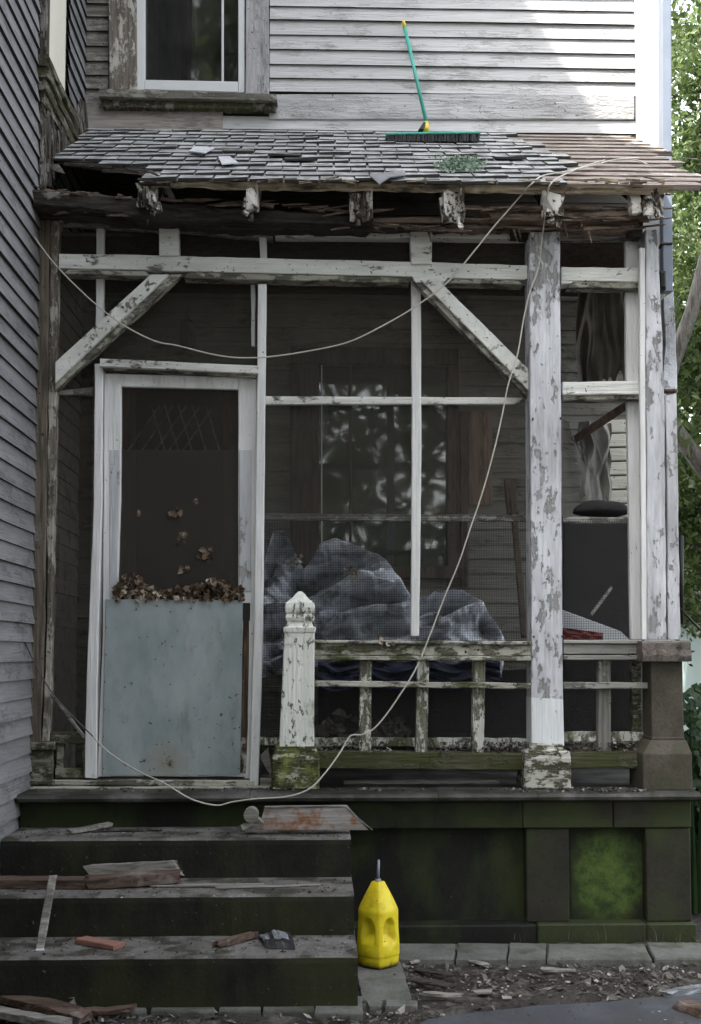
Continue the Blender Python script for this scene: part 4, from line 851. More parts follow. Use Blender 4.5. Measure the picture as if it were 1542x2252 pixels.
# carton with dark contents hidden under rail: rubbish heap
m = MB()
for k in range(260):
    px = random.uniform(700, 900); py = 1650-abs(random.gauss(0, 26)); m.flake(W(px, py, random.uniform(6.42, 6.55)), random.uniform(.02, .05), (random.uniform(-.6, .6), -1, random.uniform(-.3, .9)), curl=.8)
obj('rubbish_heap', m, 'litter', label='grey leaf and rag rubbish piled behind the left balusters', category='rubbish', kind='stuff')
m = MB(); a = W(1048, 1500, 6.6); 
m.tube([W(1062, 1495, 6.6), W(1062, 1460, 6.6)], .035, 12); m.tube([W(1062, 1460, 6.6), W(1062, 1452, 6.6)], .03, 12, mi=1); m.tube([W(1062, 1486, 6.6), W(1062, 1473, 6.6)], .0356, 12, mi=2)
for _ in (0,): pass
# curtain rags in the right bay
def cloth(name, xa, xb, ya, yb, Y, mat, label, amp=.03, freq=9, skew=0, cat='curtain', rag=.0, seed=0):
    m = MB()
    def fn(u, v):
        px = xa+(xb-xa)*u+skew*v+8*nz((u*3, v*4, seed)); end = yb-rag*abs(noise.noise(Vector((u*7, seed, 1))))
        p = W(px, ya+(end-ya)*v, Y); p.y += 1.5*amp*trin(u*freq*2.2+.6*nz((u, v*2, seed))*3, v*1.3, seed)+amp*.8*nz((u*freq*3.3, v*2.6, seed+3)); p.x += .012*nz((u*freq, v*3, seed+7)); return p
    m.grid(fn, 70, 30); return obj(name, m, mat, smooth=True, label=label, category=cat)
cloth('torn_curtain', 1262, 1380, 522, 850, 7.0, 'fabric', 'brown pleated torn curtain hanging in the right bay', .03, 4.5, 0, rag=60, seed=2)
cloth('torn_curtain', 1272, 1342, 930, 1110, 7.05, 'fabricl', 'pale ragged curtain piece below the diagonal pole', .02, 2.5, 4, rag=30, seed=6)
cloth('torn_curtain', 1385, 1408, 520, 640, 7.1, 'fabricl', 'pale ragged strip at the right edge of the curtain', .01, 1, 0, rag=30, seed=9)
m = MB(); P = [(1238, 800), (1300, 838), (1345, 1115), (1240, 1115)]
a, b, c_, d = W(1236, 905, 6.62), W(1262, 960, 6.62), W(1352, 1122, 6.55), W(1236, 1122, 6.55)
m.grid(lambda u, v: a.lerp(b, u).lerp(d.lerp(c_, u), v)+Vector((0, .03*math.sin(u*9)+.02*nz((u*4, v*4, 1)), 0)), 16, 16); obj('loose_screen', m, 'sagscreen', label='grey sheet of insect screen sagging diagonally in the right bay', category='insect screen', keep=True)
m = MB(); m.bar(W(1262, 968, 6.75), W(1382, 889, 6.5), .045, .03, jit=.002); obj('diagonal_pole', m, 'brownwood', label='dark pole slanting across the right bay under the cross beam', category='pole')
m = MB(); 
def blob(u, v):
    t = u*math.pi*2; r = math.sin(v*math.pi); p = W(1322+62*math.cos(t)*r, 1126-(26 if math.sin(t) > 0 else 12)*math.sin(t)*r, 6.52)
    return p+Vector((.0, -.12*math.cos(v*math.pi)+.02*nz(p, 12), .01*nz(p, 10)))
m.grid(blob, 32, 12); obj('dark_bundle', m, 'darkfab', smooth=True, label='dark furry rolled bundle lying on the mid rail of the right bay', category='bundle')
m = MB(); m.strip([(1236, 1341), (1365, 1388)], [(1236, 1410), (1388, 1410)], 6.55, .02, jit=.001); obj('pale_board', m, 'whiteboard', label='pale board sloping down behind the right handrail', category='board')
m = MB(); m.grid(lambda u, v: W(1236+90*u, 1380+12*u+(1412-1380-12*u)*v, 6.50+.03*nz((u*6, v*4, 2))), 20, 8); obj('red_cloth', m, 'redcloth', label='dark red cloth behind the right handrail', category='cloth')
m = MB(); m.rect(1240, 1150, 1392, 1650, 6.95, .03, seg=.3); obj('leaning_shade_panel', m, 'darkfab', label='big dark panel behind the lower right screen, drawn longer to carry the shade there', category='panel')  # panel stretched downward to stand in for the dark of this bay
m = MB(); m.bar(W(1300, 1352, 6.6), W(1345, 1292, 6.75), .018, .012, jit=.001); obj('slat', m, 'gboard', label='short grey slat leaning behind the lower right screen', category='slat')
m = MB(); m.bar(W(1153, 1400, 6.7), W(1126, 1070, 7.1), .035, .03, jit=.001); m.bar(W(1128, 1130, 7.05), W(1122, 1055, 7.12), .07, .04, jit=.004); obj('old_tool', m, 'brownwood', label='long dark wooden tool leaning on the wall left of the middle post', category='tool')
m = MB(); m.strip([(700, 1500), (1165, 1470)], [(700, 1660), (1165, 1660)], 6.98, .04, seg=.3); obj('rail_shade_board', m, 'darkfab', label='added black board standing in for the shade behind the railing', category='board')  # added black sheet in place of the shade below the handrail
# wall lantern above the screen door
ln = MB(); 
def rev(cx_, Y, L, n_=10):
    mm = MB(); loops = []
    for y, r in L:
        c0_ = W(cx_, y, Y); loops.append([c0_+Vector((math.cos(t*6.283/n_)*r, math.sin(t*6.283/n_)*r, 0)) for t in range(n_)])
    mm.sweep(loops); return mm
obj('wall_lantern', rev(412, 7.3, [(768, .03), (762, .045), (735, .05), (712, .048), (706, .03), (700, .014), (690, .012), (682, .004)]), 'brownwood', label='dark old lantern hanging above the screen door inside the porch', category='lantern')
# dead leaves caught in the door
m = MB()
for k in range(330):
    px = random.uniform(250, 534); hgt = 55*math.exp(-((px-285)/45)**2)+42*math.exp(-((px-480)/50)**2)+24*math.exp(-((px-390)/80)**2)
    if px > 522: hgt = 30
    py = 1322-random.random()*max(8, hgt); m.flake(W(px, py, random.uniform(6.30, 6.345)), random.uniform(.009, .024), (random.uniform(-.8, .8), -1, random.uniform(-.5, .8)), curl=.9)
obj('dead_leaves', m, 'leafd', label='brown dead leaves packed behind the top edge of the metal door panel', category='dead leaves', kind='stuff')
for (x, y, nn, r, lb) in ((385, 1125, 9, 12, 'grey-brown leaf cluster highest on the door screen, centre'), (395, 1188, 9, 15, 'tan curled leaf cluster in the middle of the door screen'), (452, 1222, 10, 14, 'reddish leaf cluster on the door screen towards the latch'),
                       (405, 1250, 5, 9, 'single pale round leaf stuck low on the door screen'), (431, 1104, 3, 5, 'tiny pale leaf scrap near the top of the door screen'), (305, 1128, 3, 6, 'small faint leaf scrap on the door screen towards the hinges')):
    m = MB()
    for k in range(nn): m.flake(W(x+random.uniform(-r, r), y+random.uniform(-r, r), random.uniform(6.34, 6.352)), random.uniform(.011, .024), (random.uniform(-.5, .5), -1, random.uniform(-.4, .4)), curl=.6)
    obj('leaf_cluster', m, 'leafd', label=lb, category='leaves', group='leaves caught on the door screen')
for (x, y, lb) in ((648, 1232, 'orange-brown dead leaf on the tarp beside the newel post'), (775, 1258, 'orange-brown dead leaf on the tarp right of the newel post')):
    m = MB()
    for k in range(14): m.flake(W(x+random.uniform(-16, 16), y+random.uniform(-10, 10), random.uniform(6.405, 6.42)), random.uniform(.008, .02), (random.uniform(-.5, .5), -1, random.uniform(-.4, .4)), curl=.8, asp=.6)
    obj('dead_leaf', m, 'leafd', label=lb, category='dead leaf', group='leaves on the tarp')
m = MB()
for k in range(8): m.flake(W(852+random.uniform(-14, 14), 1408+random.uniform(-5, 8), 6.19), random.uniform(.012, .022), (random.uniform(-.3, .3), -1, random.uniform(.2, .9)), curl=.7)
obj('dead_leaf', m, 'leafd', label='pinkish dried leaf draped over the handrail', category='dead leaf')
# litter along ledge and bottom rail
m = MB()
for k in range(700):
    x = random.choice((random.uniform(700, 860), random.uniform(940, 1165), random.uniform(1060, 1165), random.uniform(1245, 1410))); 
    m.flake(W(x, random.uniform(1632, 1656), random.uniform(6.2, 6.33)), random.uniform(.005, .013), (random.uniform(-.5, .5), -.5, 1), curl=.8)
for k in range(330):
    x = random.choice((random.uniform(60, 600), random.uniform(1250, 1420), random.uniform(1100, 1420), random.uniform(600, 1530))); m.flake(Wz(x, random.uniform(1733, 1741), ZL+.006), random.uniform(.004, .013), (0, -.2, 1), curl=.8)
obj('leaf_litter', m, 'litter', label='crumbled leaf litter along the bottom rail and ledge', category='litter', kind='stuff')
# ================================================================== CORDS
def spline(pts, k=6):
    out = []
    for i in range(len(pts)-1):
        p0, p1, p2, p3 = pts[max(i-1, 0)], pts[i], pts[i+1], pts[min(i+2, len(pts)-1)]
        for j in range(k):
            t = j/k; out.append(.5*((2*p1)+(-p0+p2)*t+(2*p0-5*p1+4*p2-p3)*t*t+(-p0+3*p1-3*p2+p3)*t**3))
    out.append(pts[-1]); return out
c1 = [W(x, y, Y) for x, y, Y in ((-20, 438, 5.6), (20, 470, 5.9), (60, 502, 6.15), (120, 580, 6.2), (200, 660, 6.2), (270, 714, 6.2), (340, 750, 6.2), (390, 760, 6.2), (470, 780, 6.2), (530, 787, 6.2), (600, 784, 6.2), (690, 770, 6.2), (770, 751, 6.18), (850, 712, 6.17), (920, 670, 6.15), (985, 620, 6.12), (1040, 556, 6.1), (1085, 500, 6.09), (1120, 460, 6.07), (1150, 425, 6.02), (1172, 402, 5.97))]
c1 += [Wr(x, y, .03) for x, y in ((1195, 386), (1250, 376), (1310, 362), (1360, 350), (1400, 352), (1425, 362))]
tubeo('white_cord', spline(c1), .0042, 'cord', n=6, label='pale cord swagged across the porch front from the wing to the roof', category='cord')
c2 = [Wr(x, y, .03) for x, y in ((1330, 352), (1290, 364), (1250, 380))]
c2 += [W(x, y, Y) for x, y, Y in ((1215, 400, 5.96), (1203, 430, 6.0), (1199, 470, 6.08), (1193, 520, 6.17), (1184, 590, 6.18), (1166, 640, 6.18), (1152, 700, 6.18), (1138, 780, 6.18), (1118, 845, 6.18), (1105, 910, 6.18), (1088, 985, 6.17), (1062, 1080, 6.16), (1035, 1160, 6.16), (1010, 1235, 6.15), (975, 1320, 6.15), (945, 1398, 6.14), (915, 1470, 6.12), (865, 1550, 6.1), (825, 1600, 6.08), (795, 1616, 6.07), (770, 1619, 6.07), (748, 1655, 6.05), (715, 1700, 6.0), (680, 1735, 5.96), (630, 1752, 5.95), (560, 1757, 5.95), (510, 1764, 5.95), (475, 1771, 5.95), (420, 1757, 5.95), (360, 1722, 6.0), (300, 1694, 6.1), (240, 1655, 6.2), (205, 1620, 6.24))]
tubeo('white_cord', spline(c2), .0042, 'cord', n=6, label='pale cord hanging from the roof past the middle post down over the ledge', category='cord')
c3 = [W(x, y, Y) for x, y, Y in ((205, 1620, 6.24), (150, 1565, 6.24), (112, 1520, 6.25), (75, 1455, 6.2), (45, 1390, 6.1), (15, 1330, 5.85), (-10, 1290, 5.6))]
tubeo('slack_wire', spline(c3), .004, 'cordd', n=6, label='dark cord running from the wing down across the left post foot', category='cord')
m = MB(); m.bar(W(112, 1525, 6.285), W(186, 1622, 6.30), .016, .016, jit=.002); obj('grey_stick', m, 'gboard', label='grey stick leaning across the narrow left bay', category='stick')
tubeo('black_pipe', [W(1498, 1178, 7.42), W(1497, 1372, 7.42)], .017, 'black', label='thin black conduit beside the right corner post', category='conduit')
tubeo('overhead_cable', [W(1497, 1340, 7.4), W(1550, 1395, 7.8)], .008, 'black', label='black cable running down right from the conduit', category='cable')
# ================================================================== BROOM
YBR = Wr(950, 312, .02).y
br = empty('push_broom', Wr(950, 305, 0), 'push broom with teal handle leaning on the upper wall from the roof', 'broom')
hp0, hp1 = W(938, 270, YBR+.12), W(887, 46, 7.452)
hx = lambda t: hp0.lerp(hp1, t)
m = MB(); m.tube([hx(0), hx(.93)], .0115, 10); obj('handle', m, 'teal', br, smooth=True)
m = MB(); m.tube([hx(.93), hx(.985), hx(1)], .0135, 10, r2=.009); obj('handle_tip', m, 'yellowp', br, smooth=True)
m = MB(); m.tube([W(938, 290, YBR+.06), hx(.0)], .022, 10, r2=.014); obj('socket', m, 'yellowp', br, smooth=True)
m = MB(); a, b = W(925, 288, 7.33), W(948, 268, 7.34); m.tube([W(928, 290, YBR+.07), W(934, 272, YBR+.1)], .026, 10, r2=.012); obj('clamp', m, 'black', br)
m = MB(); m.strip([(849, 291), (1057, 288)], [(849, 296), (1057, 293)], YBR, .09, jit=.001); obj('head', m, 'teal', br)
m = MB()
for k in range(1100):
    t = random.random(); x = 852+202*t; yy = random.uniform(YBR+.004, YBR+.085); p = W(x, 293, YBR); p.y = yy; l_ = .057+.004*random.random()-(yy-YBR)*RS
    m.bar(p, p+Vector((random.uniform(-.008, .008), random.uniform(-.01, .002), -l_)), .007, .007, ch=.001, seg=.1)
obj('bristles', m, 'black', br)
# ================================================================== JUG
jc = Wz(832, 2124, .02); jw = .094; jh = .392
def jug(u, v):
    t = u*2*math.pi; z = v*jh
    c_, s_ = math.cos(t), math.sin(t); pn = 1.32
    r = 1.0/((abs(c_)**pn+abs(s_)**pn)**(1/pn))                # soft diamond: a ridge faces the viewer
    w_ = jw+.004
    q_ = z-.262; q_ = (q_+math.sqrt(q_*q_+.00008))/2/.13; w_ = (jw+.004)*(1-min(1, q_)*.70)
    if z < .02: w_ *= .90+.10*math.sin(z/.02*math.pi/2)
    w_ *= 1+.03*math.sin(z*22)
    # grips: two arched hollows either side of the ridge
    a = ((t+math.pi/2+math.pi) % (2*math.pi))-math.pi          # 0 at the front ridge
    for sg in (-1, 1):
        da = (a-sg*.70)/.50; 
        if abs(da) < 1 and .10 < z < .235:
            top = .170+.065*math.sqrt(max(0, 1-da*da)); sm = lambda q: q*q*(3-2*q); e = sm(min(1, max(0, (top-z)/.018)))*sm(min(1, max(0, (z-.105)/.05)))*sm(min(1, (1-abs(da))/.22))
            w_ -= .036*e
        if abs(da) < 1 and .055 < z < .105: w_ += .005*math.sin((z-.055)/.05*math.pi)*(1-abs(da))
    if z < .055: w_ -= .003
    return Vector((jc.x+c_*r*w_, jc.y+s_*r*w_*.85, jc.z+z))
m = MB(); m.grid(jug, 128, 96); k = len(m.v)
m.add([jug(i/40, 1) for i in range(40)], [tuple(range(40))]); m.add([jug(i/40, 0) for i in range(40)], [tuple(range(40))[::-1]])
jo = obj('plastic_jug', m, 'jug', smooth=True, origin=jc, label='dirty yellow plastic jug standing beside the stone steps', category='jug')
m = MB(); tz = jc.z+jh; m.tube([(jc.x, jc.y, tz-.004), (jc.x, jc.y, tz+.012)], .014, 12); m.tube([(jc.x, jc.y, tz+.012), (jc.x+.003, jc.y, tz+.10)], .0075, 10, r2=.0055); obj('spout', m, 'pipe', jo, smooth=True)
# ================================================================== DEBRIS ON STEPS
def lay(name, p, q, w_, h, mat, label, z, cat='board', rag=.02, jit=.002, group=None, lift=(0, 0)):
    a = Wz(*p, z); b = Wz(*q, z); a.z += h/2+.002+lift[0]; b.z += h/2+.002+lift[1]
    m = MB(); m.bar(a, b, w_, h, side=(0, 0, 1), jit=jit, seg=.05, rag=rag)
    k = dict(label=label, category=cat)
    if group: k['group'] = group
    return obj(name, m, mat, **k)
m = MB()   # trapezoid offcut standing on its edge
m.strip([(582, 1776), (764, 1773)], [(568, 1826), (810, 1826)], 5.80, .03, jit=.001, ch=.002); m.strip([(582, 1774), (764, 1772)], [(582, 1778), (764, 1776)], 5.797, .034, mi=1, jit=0, ch=.001); m.strip([(764, 1774), (800, 1812)], [(758, 1776), (820, 1826)], 5.797, .03, mi=1, jit=.002, ch=.001)
obj('wood_offcut', m, ['rustboard', 'gboard'], label='rust stained slant-ended wood offcut standing on the top step', category='offcut', group='debris on the steps')
m = MB(); c0_ = W(553, 1791, 5.78); m.tube([c0_-Vector((0, .04, 0)), c0_-Vector((0, .034, 0)), c0_+Vector((0, .04, 0))], .036, 16); m.bar(W(530, 1822, 5.76), W(560, 1806, 5.80), .03, .03, jit=.004); m.bar(W(548, 1800, 5.8), W(575, 1816, 5.8), .05, .05, jit=.006)
obj('round_knob', m, 'gboard', label='weathered round wooden knob beside the rust stained offcut', category='wooden knob')
zt1, zt2, zt3 = zs1, zs2, zs3
lay('wood_scrap', (152, 1835), (243, 1824), .05, .02, 'gboard', 'small slat with a white edge lying on the top step', zt1, rag=.01, group='debris on the steps', lift=(0, .014))
lay('wood_scrap', (205, 1831), (350, 1828), .02, .008, 'rot', 'thin dark splinter at the back of the top step', zt1, rag=.02, group='debris on the steps')
lay('wood_board', (-30, 1950), (205, 1952), .11, .04, 'dboard', 'dark brown board end on the left of the second step', zt2, group='debris on the steps')
lay('wood_board', (192, 1955), (398, 1946), .07, .055, 'dboard', 'split reddish board lying slantwise on the second step', zt2, group='debris on the steps', lift=(0, .012))
lay('wood_scrap', (192, 1938), (392, 1932), .02, .075, 'gboard', 'pale split lath on top of the reddish board', zt2, rag=.03, group='debris on the steps', lift=(0, .01))
lay('wood_scrap', (340, 1950), (560, 1950), .05, .008, 'gboard', 'flat grey splinter lying flush on the second step', zt2, rag=.05, group='debris on the steps')
lay('wood_scrap', (480, 1955), (700, 1948), .03, .006, 'gboard', 'long thin grey splinter near the right end of the second step', zt2, rag=.05, group='debris on the steps')
m = MB(); a = Wz(88, 2088, zt3); b = W(117, 1924, 5.235); a.z += .006
m.bar(a, b, .034, .012, jit=.001, seg=.06, rag=.008); obj('wood_scrap', m, 'gboard', label='narrow grey slat propped upright against the steps', category='slat', group='debris on the steps')
lay('brick_tile', (178, 2073), (262, 2088), .07, .022, 'brick', 'flat broken red brick tile on the lowest step', zt3, cat='brick', rag=.004, jit=.001)
m = MB(); m.add([Wz(78, 2090, zt3), Wz(98, 2090, zt3), Wz(94, 2078, zt3), Wz(88, 2084, zt3)+Vector((0, 0, .03))], [(0, 1, 3), (1, 2, 3), (2, 0, 3), (0, 2, 1)]); obj('stone_chip', m, 'whiteboard', label='small pale stone chip at the foot of the propped slat', category='stone chip')
lay('wood_stick', (478, 2086), (560, 2064), .03, .028, 'dboard', 'short dark stick pointing at the crumpled plastic on the lowest step', zt3, cat='stick', jit=.004, group='debris on the steps')
m = MB()
def pk(u, v):
    a_ = Wz(566, 2064, zt3).lerp(Wz(636, 2052, zt3), u); b_ = Wz(584, 2086, zt3).lerp(Wz(650, 2090, zt3), u); p = a_.lerp(b_, v)
    e = math.sin(math.pi*min(1, v*1.02))**.6*(.35+.65*math.sin(math.pi*min(1, .15+u*.8))); p.z += .003+e*(.035+.012*nz((u*3, v*4, 1))+.022*abs(nz((u*6, v*6, 4)))); return p
m.grid(pk, 14, 8); m.mi = [0 if (i % 14 > 11 or i//14 > 5 or i % 14 in (3, 4)) else 1 for i in range(len(m.f))]
obj('plastic_scrap', m, ['black2', 'greybag'], label='crumpled black and grey plastic packet on the lowest step', category='plastic packet')
zg = .02
lay('broken_plank', (135, 2218), (262, 2186), .09, .03, 'gboard', 'splintered grey plank propped at the foot of the steps', zg, rag=.035, jit=.005, group='planks at the foot of the steps', lift=(.01, .05))
lay('broken_plank', (-40, 2200), (190, 2250), .10, .035, 'dboard', 'dark brown plank slanting out of the picture at bottom left', zg, rag=.02, jit=.004, group='planks at the foot of the steps', lift=(.03, 0))
lay('broken_plank', (-30, 2232), (140, 2262), .07, .03, 'gboard', 'grey plank in the bottom left corner', zg, rag=.02, jit=.004, group='planks at the foot of the steps')
lay('broken_plank', (150, 2236), (290, 2224), .05, .02, 'dboard', 'short reddish lath under the splintered grey plank', zg, rag=.03, jit=.004, group='planks at the foot of the steps')
lay('broken_plank', (1498, 2218), (1560, 2240), .07, .035, 'dboard', 'broken charred board end with an orange tip at bottom right', zg, rag=.02, jit=.004, group='scrap at bottom right')
lay('broken_plank', (1462, 2192), (1560, 2176), .05, .02, 'greybag', 'folded bluish plastic strip at bottom right', zg, cat='plastic strip', rag=.02, jit=.006, group='scrap at bottom right')
# small chips on the treads
m = MB()
for k in range(520):
    z, ya, yb = random.choice(((zt1, 5.69, 5.98), (zt2, 5.3, 5.6), (zt3, 4.95, 5.25))); m.flake((random.uniform(XW+.06, .15), random.uniform(ya, yb), z+.004), random.uniform(.003, .008)*(2 if random.random() < .1 else 1), (0, 0, 1), curl=.9)
obj('wood_chips', m, 'litter', label='crumbs of wood and paint scattered on the stone treads', category='chips', kind='stuff')
m = MB()
for k in range(20000):
    y = 4.45+1.5*random.random()**.9; x = random.uniform(-1.6, 3.0)
    if y > 4.9 and x < .22: continue
    if y > 5.58 and y < 5.93 and random.random() < .93: continue
    d_ = nz((x, y, 0), 2.5)
    if random.random() > .55+d_*.8: continue
    sz = random.uniform(.0025, .008)*(random.choice((1, 1, 1, 1.5, 2.6))); m.flake((x, y, gz(x, y)+.008), sz, (random.uniform(-.4, .4), random.uniform(-.6, .1), 1), asp=random.choice((1, 1, 2.2)), curl=.5)
for k in range(700):
    x = random.uniform(.3, 3.0); y = 4.4+.55*random.random(); q = proj((x, y, .022))
    if random.random() < .35+.5*nz((x, y, 1), 3): m.flake((x, y, .027), random.uniform(.002, .007), (random.uniform(-.3, .3), -.2, 1), curl=.5)
obj('ground_litter', m, 'litter', label='bark, leaf and wood litter over the bare earth', category='litter', kind='stuff')
# scattered bark strips: larger pieces
for i, (x, y, x2, y2, lb) in enumerate(((905, 2120, 935, 2112, 'pale bark piece beside the kerb right of the jug'), (915, 2135, 1000, 2152, 'long dark bark strip just right of the flagstone'), (1040, 2118, 1070, 2126, 'small pale bark curl below the second kerb slab'), (905, 2160, 985, 2172, 'dark bark strip at the flagstone corner'), (1195, 2135, 1262, 2140, 'grey bark strip below the longest kerb slab'), (1045, 2186, 1082, 2185, 'pale oval wood chip in the litter'), (930, 2188, 1010, 2195, 'grey bark strip near the path edge'))):
    lay('bark_piece', (x, y), (x2, y2), .03+.01*(i % 2), .012, ['gboard', 'rot', 'gboard', 'rot', 'gboard', 'gboard', 'gboard'][i], lb, .012, cat='bark', rag=.02, jit=.004, group='bark pieces on the earth')
# ================================================================== PLANTS
def blade(m, p, h, lean, w_, n_=5):
    d = Vector((lean[0], lean[1], 0)); pts = []
    for i in range(n_+1):
        t = i/n_; pts.append(Vector(p)+Vector((0, 0, h*t*(1-.25*t*d.length)))+d*h*t*t)
    s = Vector((-lean[1], lean[0], 0)); s = s.normalized() if s.length > .01 else Vector((1, 0, 0)); k = len(m.v)
    for i, q in enumerate(pts):
        ww = w_*(1-(i/n_)**1.5)+.0004; m.v += [tuple(q-s*ww), tuple(q+s*ww)]
    for i in range(n_): m.f.append((k+2*i, k+2*i+1, k+2*i+3, k+2*i+2)); m.mi.append(0)
m = MB()
for k in range(1500):
    t = random.random(); x = 1.75+1.6*random.random()**.8; y = random.choice((random.uniform(5.05, 5.55), random.uniform(5.93, 6.03), random.uniform(5.2, 5.6)))
    if random.random() > .25+(x-1.75)*.9: continue
    blade(m, (x, y, 0), random.uniform(.02, .09), (random.uniform(-.8, .8), random.uniform(-.6, .6)), .0018, 3)
for k in range(22): blade(m, (random.uniform(1.0, 1.8), random.uniform(5.95, 6.02), .02), random.uniform(.03, .12), (random.uniform(-.9, .9), random.uniform(-.5, .1)), .002, 3)
obj('grass', m, 'grass', label='sparse dry grass growing along the right end of the kerb', category='grass', kind='stuff')
def plant(loc, nb_, hh, w_, label, sp=.12, name='leafy_plant'):
    e = MB()
    for k in range(nb_):
        a = random.uniform(0, 6.283); r = random.random()**.5*sp
        blade(e, (loc[0]+math.cos(a)*r, loc[1]+math.sin(a)*r, 0), hh*random.uniform(.6, 1), (math.cos(a)*.35*random.random(), math.sin(a)*.3*random.random()), w_, 6)
        if random.random() < .8:
            for q in range(4): e.flake((loc[0]+math.cos(a)*r*1.3+random.uniform(-.05, .05), loc[1]+math.sin(a)*r*1.3, hh*random.uniform(.3, .95)), random.uniform(.02, .045), (random.uniform(-.5, .5), -1, random.uniform(0, 1)))
    return obj(name, e, 'leafb', label=label, category='plant', group='plants right of the pier')
plant((2.18, 6.75, 0), 110, 1.35, .010, 'tall stalky green plant just right of the stone pier'); plant((2.5, 7.1, 0), 80, 1.2, .012, 'green plant at the picture edge behind the stalky plant', .2)
def shrub(name, loc, rx, rz, n_, ls, label, mat='leaf', cat='shrub', group=None):
    m = MB()
    for k in range(n_):
        d = Vector((random.gauss(0, 1), random.gauss(0, 1), random.gauss(0, 1))).normalized()*(random.random()**.35); p = Vector((loc[0]+d.x*rx, loc[1]+d.y*rx, loc[2]+rz+d.z*rz))
        if nz(p, 2.2) < -.12 or p.z < 0: continue
        m.flake(p, ls*random.uniform(.6, 1.2), (random.uniform(-1, 1), random.uniform(-1, 1), random.uniform(.1, 1)), curl=.5)
    for k in range(5):
        a = random.uniform(0, 6.28); m.tube([Vector((loc[0], loc[1], -.02)), Vector((loc[0]+math.cos(a)*rx*.4, loc[1]+math.sin(a)*rx*.4, loc[2]+rz*1.2))], .02, 6, r2=.006, mi=1)
    kk = dict(label=label, category=cat)
    if group: kk['group'] = group
    return obj(name, m, [mat, 'bark'], **kk)
shrub('shrub', (3.3, 8.2, 0), .9, .42, 3000, .035, 'low dark shrub behind the pier at the right edge', 'leafb')
shrub('shrub', (4.6, 11.0, 0), 1.2, .6, 3500, .05, 'rounded green shrub in front of the green shed', 'leafb')
# trees
def tree(loc, h, r, n_, ls, label, trunk_r=.16, lean=(0, 0), seed=0, crown0=.28, group='trees beyond the house', gap=-.02):
    rs = random.Random(seed); e = empty('tree', loc, label, 'tree', group); L = Vector(loc)
    t = MB(); top = L+Vector((lean[0], lean[1], h*.85)); tp_ = [L+(top-L)*(i/8)+Vector((.12*rs.uniform(-1, 1), .12*rs.uniform(-1, 1), 0))*(i > 0) for i in range(9)]
    tp_[0].z = -.05; t.tube(tp_, trunk_r, 10, r2=trunk_r*.25); tips = []
    for k in range(26):
        i = rs.uniform(crown0*.8, .97); b = L+(top-L)*i; a = rs.uniform(0, 6.283); ln = r*(.55+.55*rs.random())*(1.15-.5*i)
        en = b+Vector((math.cos(a)*ln, math.sin(a)*ln, ln*rs.uniform(.1, .7))); md = b.lerp(en, .5)+Vector((0, 0, -.06*ln)); t.tube([b, md, en], trunk_r*.30*(1.1-i*.6), 6, r2=.012); tips += [en, md.lerp(en, .5), md]
        for q in range(3):
            a2 = a+rs.uniform(-1, 1); e2 = md.lerp(en, rs.random())+Vector((math.cos(a2), math.sin(a2), rs.uniform(-.2, .7)))*ln*.4; t.tube([md.lerp(en, .3), e2], .016, 5, r2=.006); tips.append(e2)
    tips.append(top)
    obj('trunk', t, 'bark', e, smooth=True)
    c_ = MB(); per = n_//len(tips)
    for tip in tips:
        cr_ = r*rs.uniform(.16, .34)
        for k in range(per):
            d = Vector((rs.gauss(0, 1), rs.gauss(0, 1), rs.gauss(0, .75)))*cr_*.62; p = tip+d
            if noise.noise(p*1.5) < gap-.15: continue
            nn = Vector((rs.uniform(-1, 1), rs.uniform(-1, 1), rs.uniform(-.1, 1))).normalized(); s_ = ls*rs.uniform(.6, 1.3); a = nn.orthogonal().normalized(); b = nn.cross(a); an = rs.uniform(0, 6.28); a, b = a*math.cos(an)+b*math.sin(an), b*math.cos(an)-a*math.sin(an)
            c_.add([p-a*s_, p-b*s_*.55+nn*s_*.12, p+a*s_, p+b*s_*.55+nn*s_*.12], [(0, 1, 2), (0, 2, 3)])
    obj('crown', c_, 'leaf', e); return e
tr1 = tree((5.6, 13.5, 0), 9.5, 2.6, 60000, .055, 'leafy green tree beyond the right corner, its pale trunk leaning', .17, (1.2, 0), 3, .12)
tree((7.9, 19, 0), 17, 4.6, 75000, .085, 'large sunlit tree farther behind the leaning tree', .25, (0, 0), 5, .12)
tree((6.3, 24, 0), 9, 3.2, 22000, .10, 'tree at the back whose crown closes the gap by the downspout', .22, (0, 0), 8, .1)
tree((11.5, 30, 0), 17, 6, 26000, .14, 'broad background tree farthest to the right', .3, (0, 0), 9, .08)
m = MB(); m.tube([Vector((5.6, 13.5, 2.2)), W(1452, 900, 13.3), W(1490, 770, 13.2), W(1520, 690, 13.1), W(1550, 570, 13.0), W(1640, 300, 12.9)], .11, 10, r2=.06); obj('limb', m, 'bark', tr1, smooth=True)
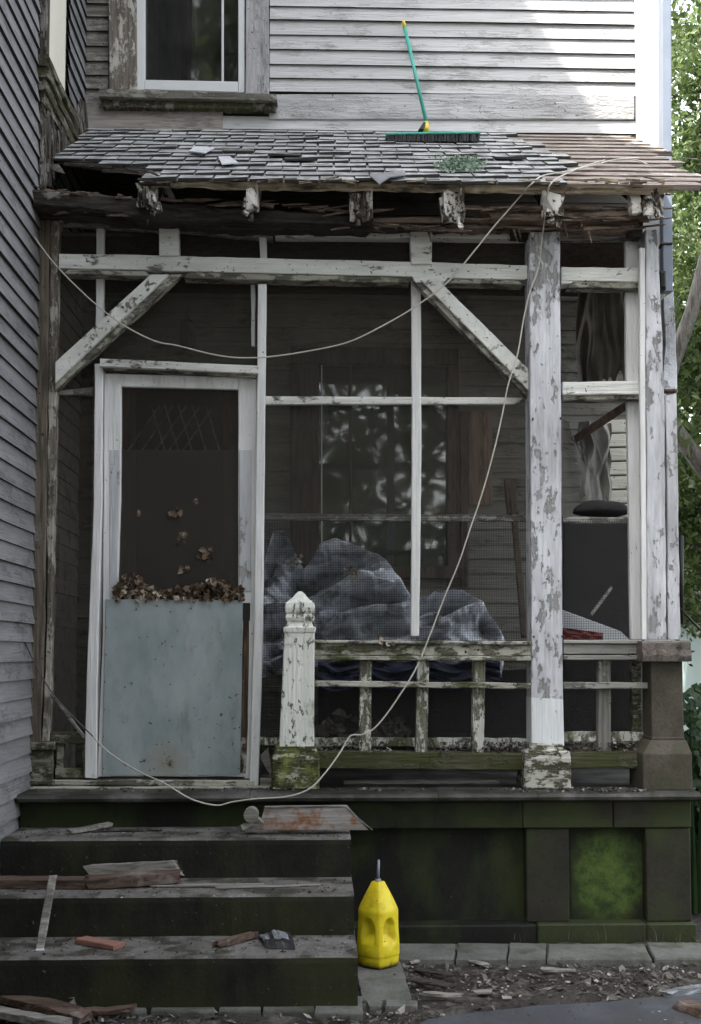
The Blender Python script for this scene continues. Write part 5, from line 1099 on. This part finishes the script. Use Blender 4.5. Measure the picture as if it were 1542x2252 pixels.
# trees behind the viewer (mirrored in the panes)
tree((-2.5, -9, 0), 18, 5.4, 19000, .16, 'broad tree across the garden, mirrored in the window panes', .3, (0, 0), 21, .25, 'garden trees facing the porch')
tree((4.5, -11, 0), 19, 5.6, 19000, .16, 'tall tree across the garden to the right, mirrored in the panes', .3, (0, 0), 22, .25, 'garden trees facing the porch')
tree((10.5, -6, 0), 13, 4.5, 14000, .16, 'tree at the right side of the garden facing the porch', .3, (0, 0), 23, .25, 'garden trees facing the porch')
shrub('hedge', (0, -7.5, 0), 4.6, 2.3, 12000, .13, 'long dark hedge at the far side of the garden facing the porch', 'leaf', 'hedge')
shrub('hedge', (7, -6.5, 0), 3.4, 2.3, 9000, .13, 'shorter hedge by the right-hand garden tree facing the porch', 'leaf', 'hedge')
# neighbours
sh = empty('green_shed', (8.2, 17, 0), 'pale green low building with grey roof beyond the plants', 'shed')
m = MB(); z = 0
for k in range(14): m.add([(5.6, 15.0-.02, .14*k), (12, 14.98, .14*k), (12, 15.0, .14*k+.14), (5.6, 15.0, .14*k+.14)], [(0, 1, 2, 3)]); m.add([(5.6, 14.98, .14*k), (12, 14.98, .14*k), (12, 15, .14*k), (5.6, 15, .14*k)], [(0, 1, 2, 3)])
m.box(5.6, 12, 15.002, 19, 0, 1.96); obj('wall', m, 'greenhouse', sh)
m = MB(); m.add([(5.4, 14.7, 1.93), (12.2, 14.7, 1.93), (12.2, 17, 2.38), (5.4, 17, 2.38), (5.4, 14.7, 1.88), (12.2, 14.7, 1.88), (12.2, 17, 2.33), (5.4, 17, 2.33)], [(0, 1, 2, 3), (4, 7, 6, 5), (0, 4, 5, 1), (0, 3, 7, 4), (1, 5, 6, 2), (2, 6, 7, 3)]); m.box(5.4, 12.2, 17.002, 19.2, 1.9, 2.33); obj('roof', m, 'roofgrey', sh)
nh = empty('neighbour_house', (3, 22, 0), 'neighbouring house whose grey gable roof edge peeps out right of the corner post', 'house')
m = MB(); m.box(0, 5.3, 20.2, 26, 0, 4.6); obj('wall', m, 'greenhouse', nh)
a = W(1526, 972, 19.6); b = W(1440, 890, 19.6); m = MB()
m.add([(a.x, 19.6, a.z), (b.x-1.2, 19.6, b.z+1.2), (b.x-1.2, 26.4, b.z+1.2), (a.x, 26.4, a.z), (a.x-.1, 19.6, a.z-.16), (b.x-1.3, 19.6, b.z+1.0), (b.x-1.3, 26.4, b.z+1.0), (a.x-.1, 26.4, a.z-.16)], [(0, 1, 2, 3), (4, 7, 6, 5), (0, 4, 5, 1), (0, 3, 7, 4), (2, 6, 7, 3), (1, 5, 6, 2)])
obj('roof', m, 'roofgrey', nh)
